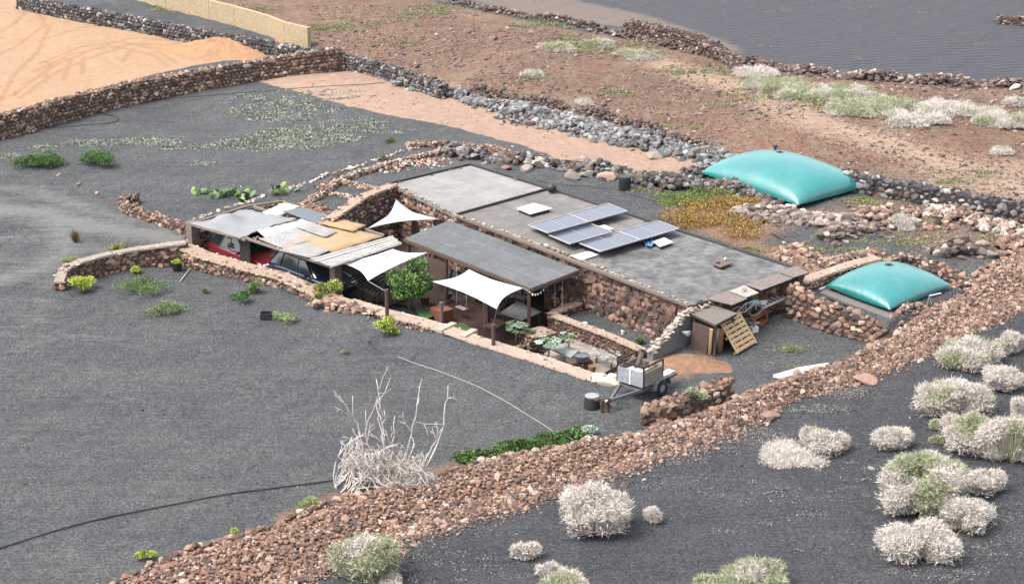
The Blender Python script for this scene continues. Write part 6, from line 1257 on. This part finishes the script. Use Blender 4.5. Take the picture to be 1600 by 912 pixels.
# prickly pears
def cactus(px,py,wpx,n,label,pal=((120,150,120),(96,130,98),(146,172,140),(150,176,96)),hmax=.8):
    c=T(px,py); R=px_size(px,py,wpx)/2; root=thing('prickly_pear',c,label,'cactus'); V0,F0=RK[1][0][0],RK[1][1]; V0,F0=ico(2); pads=[]
    for k in range(n):
        base=len(pads)==0 or rng.uniform()<.5; a=rng.uniform(0,6.3)
        if base: b0=np.array([R*.8*rng.uniform(-1,1),R*.35*rng.uniform(-1,1),0.0])
        else: b0=pads[rng.integers(0,len(pads))].copy()
        if b0[2]>hmax*.5: b0[2]=0
        L=rng.uniform(.15,.23); tilt=rng.normal(0,.75,2); up=np.array([tilt[0],tilt[1],1.]); up/=np.linalg.norm(up); x=np.array([math.cos(a),math.sin(a),0]); x-=up*(x@up); x/=np.linalg.norm(x); y=np.cross(up,x); ctr=b0+up*L*.9
        W_=V0[:,[0]]*x*L*.72+V0[:,[1]]*y*.035+V0[:,[2]]*up*L*(1); col_=cols(list(pal),1,.12,1.2)[0]
        mesh_obj('pad',c+ctr+W_,F0,M_LEAF,root,np.tile(col_,(len(V0),1)),True); pads.append(b0+up*L*1.75)
    return root
cactus(316,303,48,13,'low prickly pear cactus with light pads, left of three',((140,170,110),(110,146,90),(170,190,110)),.4); cactus(367,307,62,26,'largest prickly pear cactus, middle of three',hmax=.6); cactus(446,300,40,17,'prickly pear cactus beside the pale edging stones, right of three',hmax=.5)
leafy(430,306,24,14,'yellow green weeds under the right prickly pear',G5,.06)
# pile of dead branches
c=T(612,764); root=thing('dead_branch_pile',c,'tall pile of bleached dead branches beside the rubble bank','branch pile'); mb=MB()
WB=solid('bleached_wood',C(212,202,194,1.75),.28,6,.9)
def branch(mb,p,q,r,bend=.15,n=6,fork=2,depth=0):
    p=np.array(p,float);q=np.array(q,float); L=np.linalg.norm(q-p); off=rng.normal(0,bend*L,3); pts=[]
    for k in range(n+1): t_=k/n; pts.append(p*(1-t_)+q*t_+off*math.sin(t_*math.pi)*.5+rng.normal(0,.02*L,3)*(0<k<n))
    mb.tube(pts,list(np.linspace(r,max(.006,r*.35),n+1)),5)
    if depth<2:
        for k in range(fork):
            i=rng.integers(n//2,n); d=(pts[i+1]-pts[i]); d/=np.linalg.norm(d)+1e-9; d=d+rng.normal(0,.5,3); d/=np.linalg.norm(d); e_=pts[i]+d*L*rng.uniform(.22,.42); e_[2]=max(e_[2],c[2]+.03)
            branch(mb,pts[i],e_,r*.55,bend,4,fork,depth+1)
for k in range(150):
    a=rng.uniform(0,6.3); rb=rng.uniform(.45,1.1); b0=c+[1.75*rb*math.cos(a),.7*rb*math.sin(a),0]; ht=rng.uniform(.4,1.45)*(1.0-.3*math.cos(a)); q_=c+[-.1+1.1*math.cos(a+rng.normal(0,1.0)),.4*math.sin(a),ht]; branch(mb,b0,q_,rng.uniform(.018,.042),.17,6,2)
for px,py in ((588,592),(551,618),(700,603),(655,622),(571,640),(617,650),(690,670),(600,640)):
    # long bare sticks reaching up
    q_=P(px,py,0); zz=0
    for z in np.arange(.5,3.4,.02):
        q_=P(px,py,c[2]+z)
        if q_[1]<=c[1]+.3: break
    q_=q_; branch(mb,c+[(q_[0]-c[0])*.4+rng.uniform(-.3,.3),rng.uniform(-.3,.3),.3],q_,.034,.08,8,2)
mb.build('branches',WB,root,smooth=True)
nt=13000; a=rng.uniform(0,6.3,nt); rr=rng.uniform(0,1,nt)**.5; p=np.c_[.55+1.35*rr*np.cos(a),-.05+.6*rr*np.sin(a),np.zeros(nt)]; p[:,2]=rng.uniform(0,1,nt)*(.95-.62*rr)*(1.25-.5*p[:,0]).clip(.25,1.4); d=unit(nt); A=Acc(); A.add(tri_blades(c+p,c+p+d*rng.uniform(.08,.24,(nt,1)),.016,cols(DRY,nt,.2,KD))); A.build('fine_twigs',M_TWIG,root)
nt=900; p=np.c_[rng.normal(0,.5,nt),rng.normal(0,.3,nt),rng.uniform(.2,1.1,nt)]; Acc().add(leaves(c+p,unit(nt),np.full(nt,.06),np.full(nt,.03),cols([(190,176,110),(160,150,100),(206,196,170)],nt))).build('withered_leaves',M_LEAF,root)
# ------------------------------------------------------------------ ground cover nobody could count
def cover(name, ells, label, pal, hgt=.08, leaf=.05, dens=1.0, kind='stuff', up=.3, mat=None, clump=True):
    A=Acc()
    for (px,py,wx,hy,n) in ells:
        n=int(n*dens); 
        if clump:
            m_=max(1,n//28); a=rng.uniform(0,6.3,m_); r_=rng.uniform(0,1,m_)**.5; qx=px+wx/2*r_*np.cos(a); qy=py+hy/2*r_*np.sin(a); cpt=np.array([T(x,y) for x,y in zip(qx,qy)]); i=rng.integers(0,m_,n); s_=rng.uniform(.06,.24,m_)[i][:,None]; p=cpt[i]+rng.normal(0,1,(n,3))*s_*[1.7,.75,0]
        else:
            a=rng.uniform(0,6.3,n); r_=rng.uniform(0,1,n)**.5; c0=T(px,py); sx=px_size(px,py,wx)/2; sy=(T(px,py-hy/2)-c0)[1]; p=c0+np.c_[sx*r_*np.cos(a),sy*r_*np.sin(a),np.zeros(n)]; i=np.zeros(n,int)
        p[:,2]=hbase(p[:,0],p[:,1])+rng.uniform(0,hgt,n)+.01; A.add(leaves(p,unit(n,up),leaf*rng.uniform(.6,1.5,n),leaf*.55*rng.uniform(.6,1.4,n),cols(pal,n,.2)*(1+.2*np.sin(i*2.1))[:,None]))
    return A.build(name,mat or M_LEAF,meta=dict(label=label,kind=kind))
cover('ground_cover',[(440,175,160,34,2600),(480,215,160,34,4200),(410,225,120,24,1800),(330,230,60,8,500),(215,222,120,10,1800),(130,225,60,10,500),(70,232,40,8,300),(480,150,220,20,1200),(560,195,90,20,700),(310,255,50,8,180),(265,232,40,8,250),(12,245,40,10,300),(600,205,60,10,300)],'patches of pale creeping weeds on the far black garden',[(200,208,184),(184,196,166),(216,218,204),(160,176,142)],.04,.10,.85)
cover('ground_cover',[(330,14,220,14,2500),(380,22,90,10,1200),(530,45,120,12,1200),(600,30,200,30,1200),(660,20,90,10,1200),(690,12,120,10,900),(860,40,120,14,1500),(950,75,160,22,2500),(900,62,80,12,1200),(820,125,60,10,500),(965,148,60,14,600),(620,68,90,12,500),(520,42,60,8,700),(1080,110,140,14,1400),(1230,145,230,26,3500),(1330,165,180,20,2500),(1100,165,80,14,500),(1060,200,140,20,700),(1500,275,120,20,700),(1380,178,120,16,800),(1480,285,60,8,300),(1210,20,60,6,60),(1330,12,80,6,60),(1450,24,50,6,40),(1540,72,14,4,50),(1200,72,12,4,30),(1510,55,40,6,30),(1290,95,120,10,30)],'patches of green and straw coloured weeds on the brown slope',[(168,184,112),(150,172,92),(190,190,140),(206,200,168),(140,160,84),(186,176,150)],.1,.08,1.0)
cover('ground_cover',[(1080,315,90,22,3200),(1120,300,80,12,1800),(1045,310,40,16,800),(1145,395,90,14,1400),(1180,408,60,10,900),(1110,385,50,12,700)],'bright green weeds behind the roof end and tank stones',[(128,160,70),(104,140,60),(160,184,84),(178,180,90)],.14,.07,1.0)
cover('ground_cover',[(1120,325,110,22,4200),(1150,345,90,24,3000),(1085,350,60,18,2400),(1060,340,50,20,1600),(1165,365,60,20,1500),(1150,318,90,14,2400)],'mat of orange and yellow succulent scrub behind the roof',[(222,178,90),(200,150,76),(220,196,104),(176,130,80),(196,132,90),(160,156,84)],.2,.07,1.0)
cover('ground_cover',[(1260,400,60,14,700),(1210,415,60,8,400),(1330,395,40,12,500),(1350,315,60,8,900),(1275,392,30,6,200),(1420,378,120,22,900),(1560,372,80,14,600),(1310,380,150,30,500),(1430,315,60,12,500),(1420,345,110,20,600),(1370,405,60,8,700),(1530,330,90,16,300),(1480,430,40,8,500),(1000,299,30,6,300),(1230,545,40,8,150),(1220,570,60,8,80)],'scattered yellow green weeds between the two water tanks',[(176,190,92),(196,196,110),(150,170,84),(206,196,140)],.07,.06,1.0)
cover('dead_grass',[(700,812,120,50,600),(1180,682,120,30,1200),(640,870,160,60,500),(1100,705,100,14,400),(1280,640,90,12,600),(1330,615,60,14,500),(1060,722,80,10,300),(1560,850,80,50,300),(1460,890,160,40,500),(1200,810,300,120,500),(1020,750,160,30,300),(700,880,300,60,500),(1560,800,60,40,200),(1345,760,120,80,300)],'wisps of dead pale grass on the dark gravel below the bank',[(190,182,176),(170,162,156),(206,198,190)],.03,.05,1.2)
# stones strewn over slope and gravel
def strew(name, poly, n, size, pal, label, lod=1, k=1.1):
    w_=TP(poly)[:,:2]; lo,hi=w_.min(0),w_.max(0); p=rng.uniform(lo,hi,(int(n*2.2),2)); p=p[inside(p[:,0],p[:,1],w_)][:n]
    keep=np.sin(p[:,0]*.7+np.sin(p[:,1]*.5)*2)+np.sin(p[:,1]*.45+1)+rng.normal(0,1,len(p))>-.6; p=p[keep]; z=hbase(p[:,0],p[:,1]); s_=size*np.exp(rng.normal(0,.45,len(p)))
    return Rocks(lod).put(np.c_[p,z+s_*.2],s_,pal,(1.2,1,.75),rng.uniform(0,6.3,len(p)),jit=.1,k=k).build(name,meta=dict(label=label,kind='stuff'))
SL=[(490,70),(480,10),(700,12),(985,66),(1150,104),(1330,128),(1600,142),(1660,150),(1660,340),(1450,285),(1280,258),(1120,240),(900,188),(760,148),(690,128),(600,108)]
strew('slope_stones',SL,21000,.048,'slope','small brown stones covering the stony slope'); strew('slope_stones',SL,700,.09,'slope','larger pinkish stones scattered over the stony slope',k=1.2)
strew('pebbles',[(400,125),(530,102),(690,134),(950,215),(1100,255),(1080,285),(880,252),(700,197),(540,165)],1800,.035,'pink','small pinkish pebbles on the pink sand strip')
strew('pebbles',[(1180,350),(1330,330),(1460,310),(1600,345),(1600,385),(1480,395),(1330,392),(1260,400)],2200,.05,'slope','brown pebbles on the black gravel between the tanks')
strew('pebbles',[(0,330),(300,420),(500,520),(900,600),(1000,650),(540,760),(100,912),(0,912)],700,.016,'grey','tiny pale pebbles on the front gravel field'); strew('pebbles',[(620,900),(900,780),(1200,660),(1600,500),(1600,912),(620,912)],900,.018,'grey','tiny grey pebbles on the dark gravel below the bank')
strew('clods',[(0,330),(300,420),(500,520),(900,600),(1000,650),(540,760),(100,912),(0,912)],4500,.016,'dark','coarse black cinders strewn over the front gravel field',k=.62); strew('clods',[(620,900),(900,780),(1200,660),(1600,500),(1600,912),(620,912)],4500,.016,'dark','coarse black cinders on the dark gravel below the bank',k=.5)
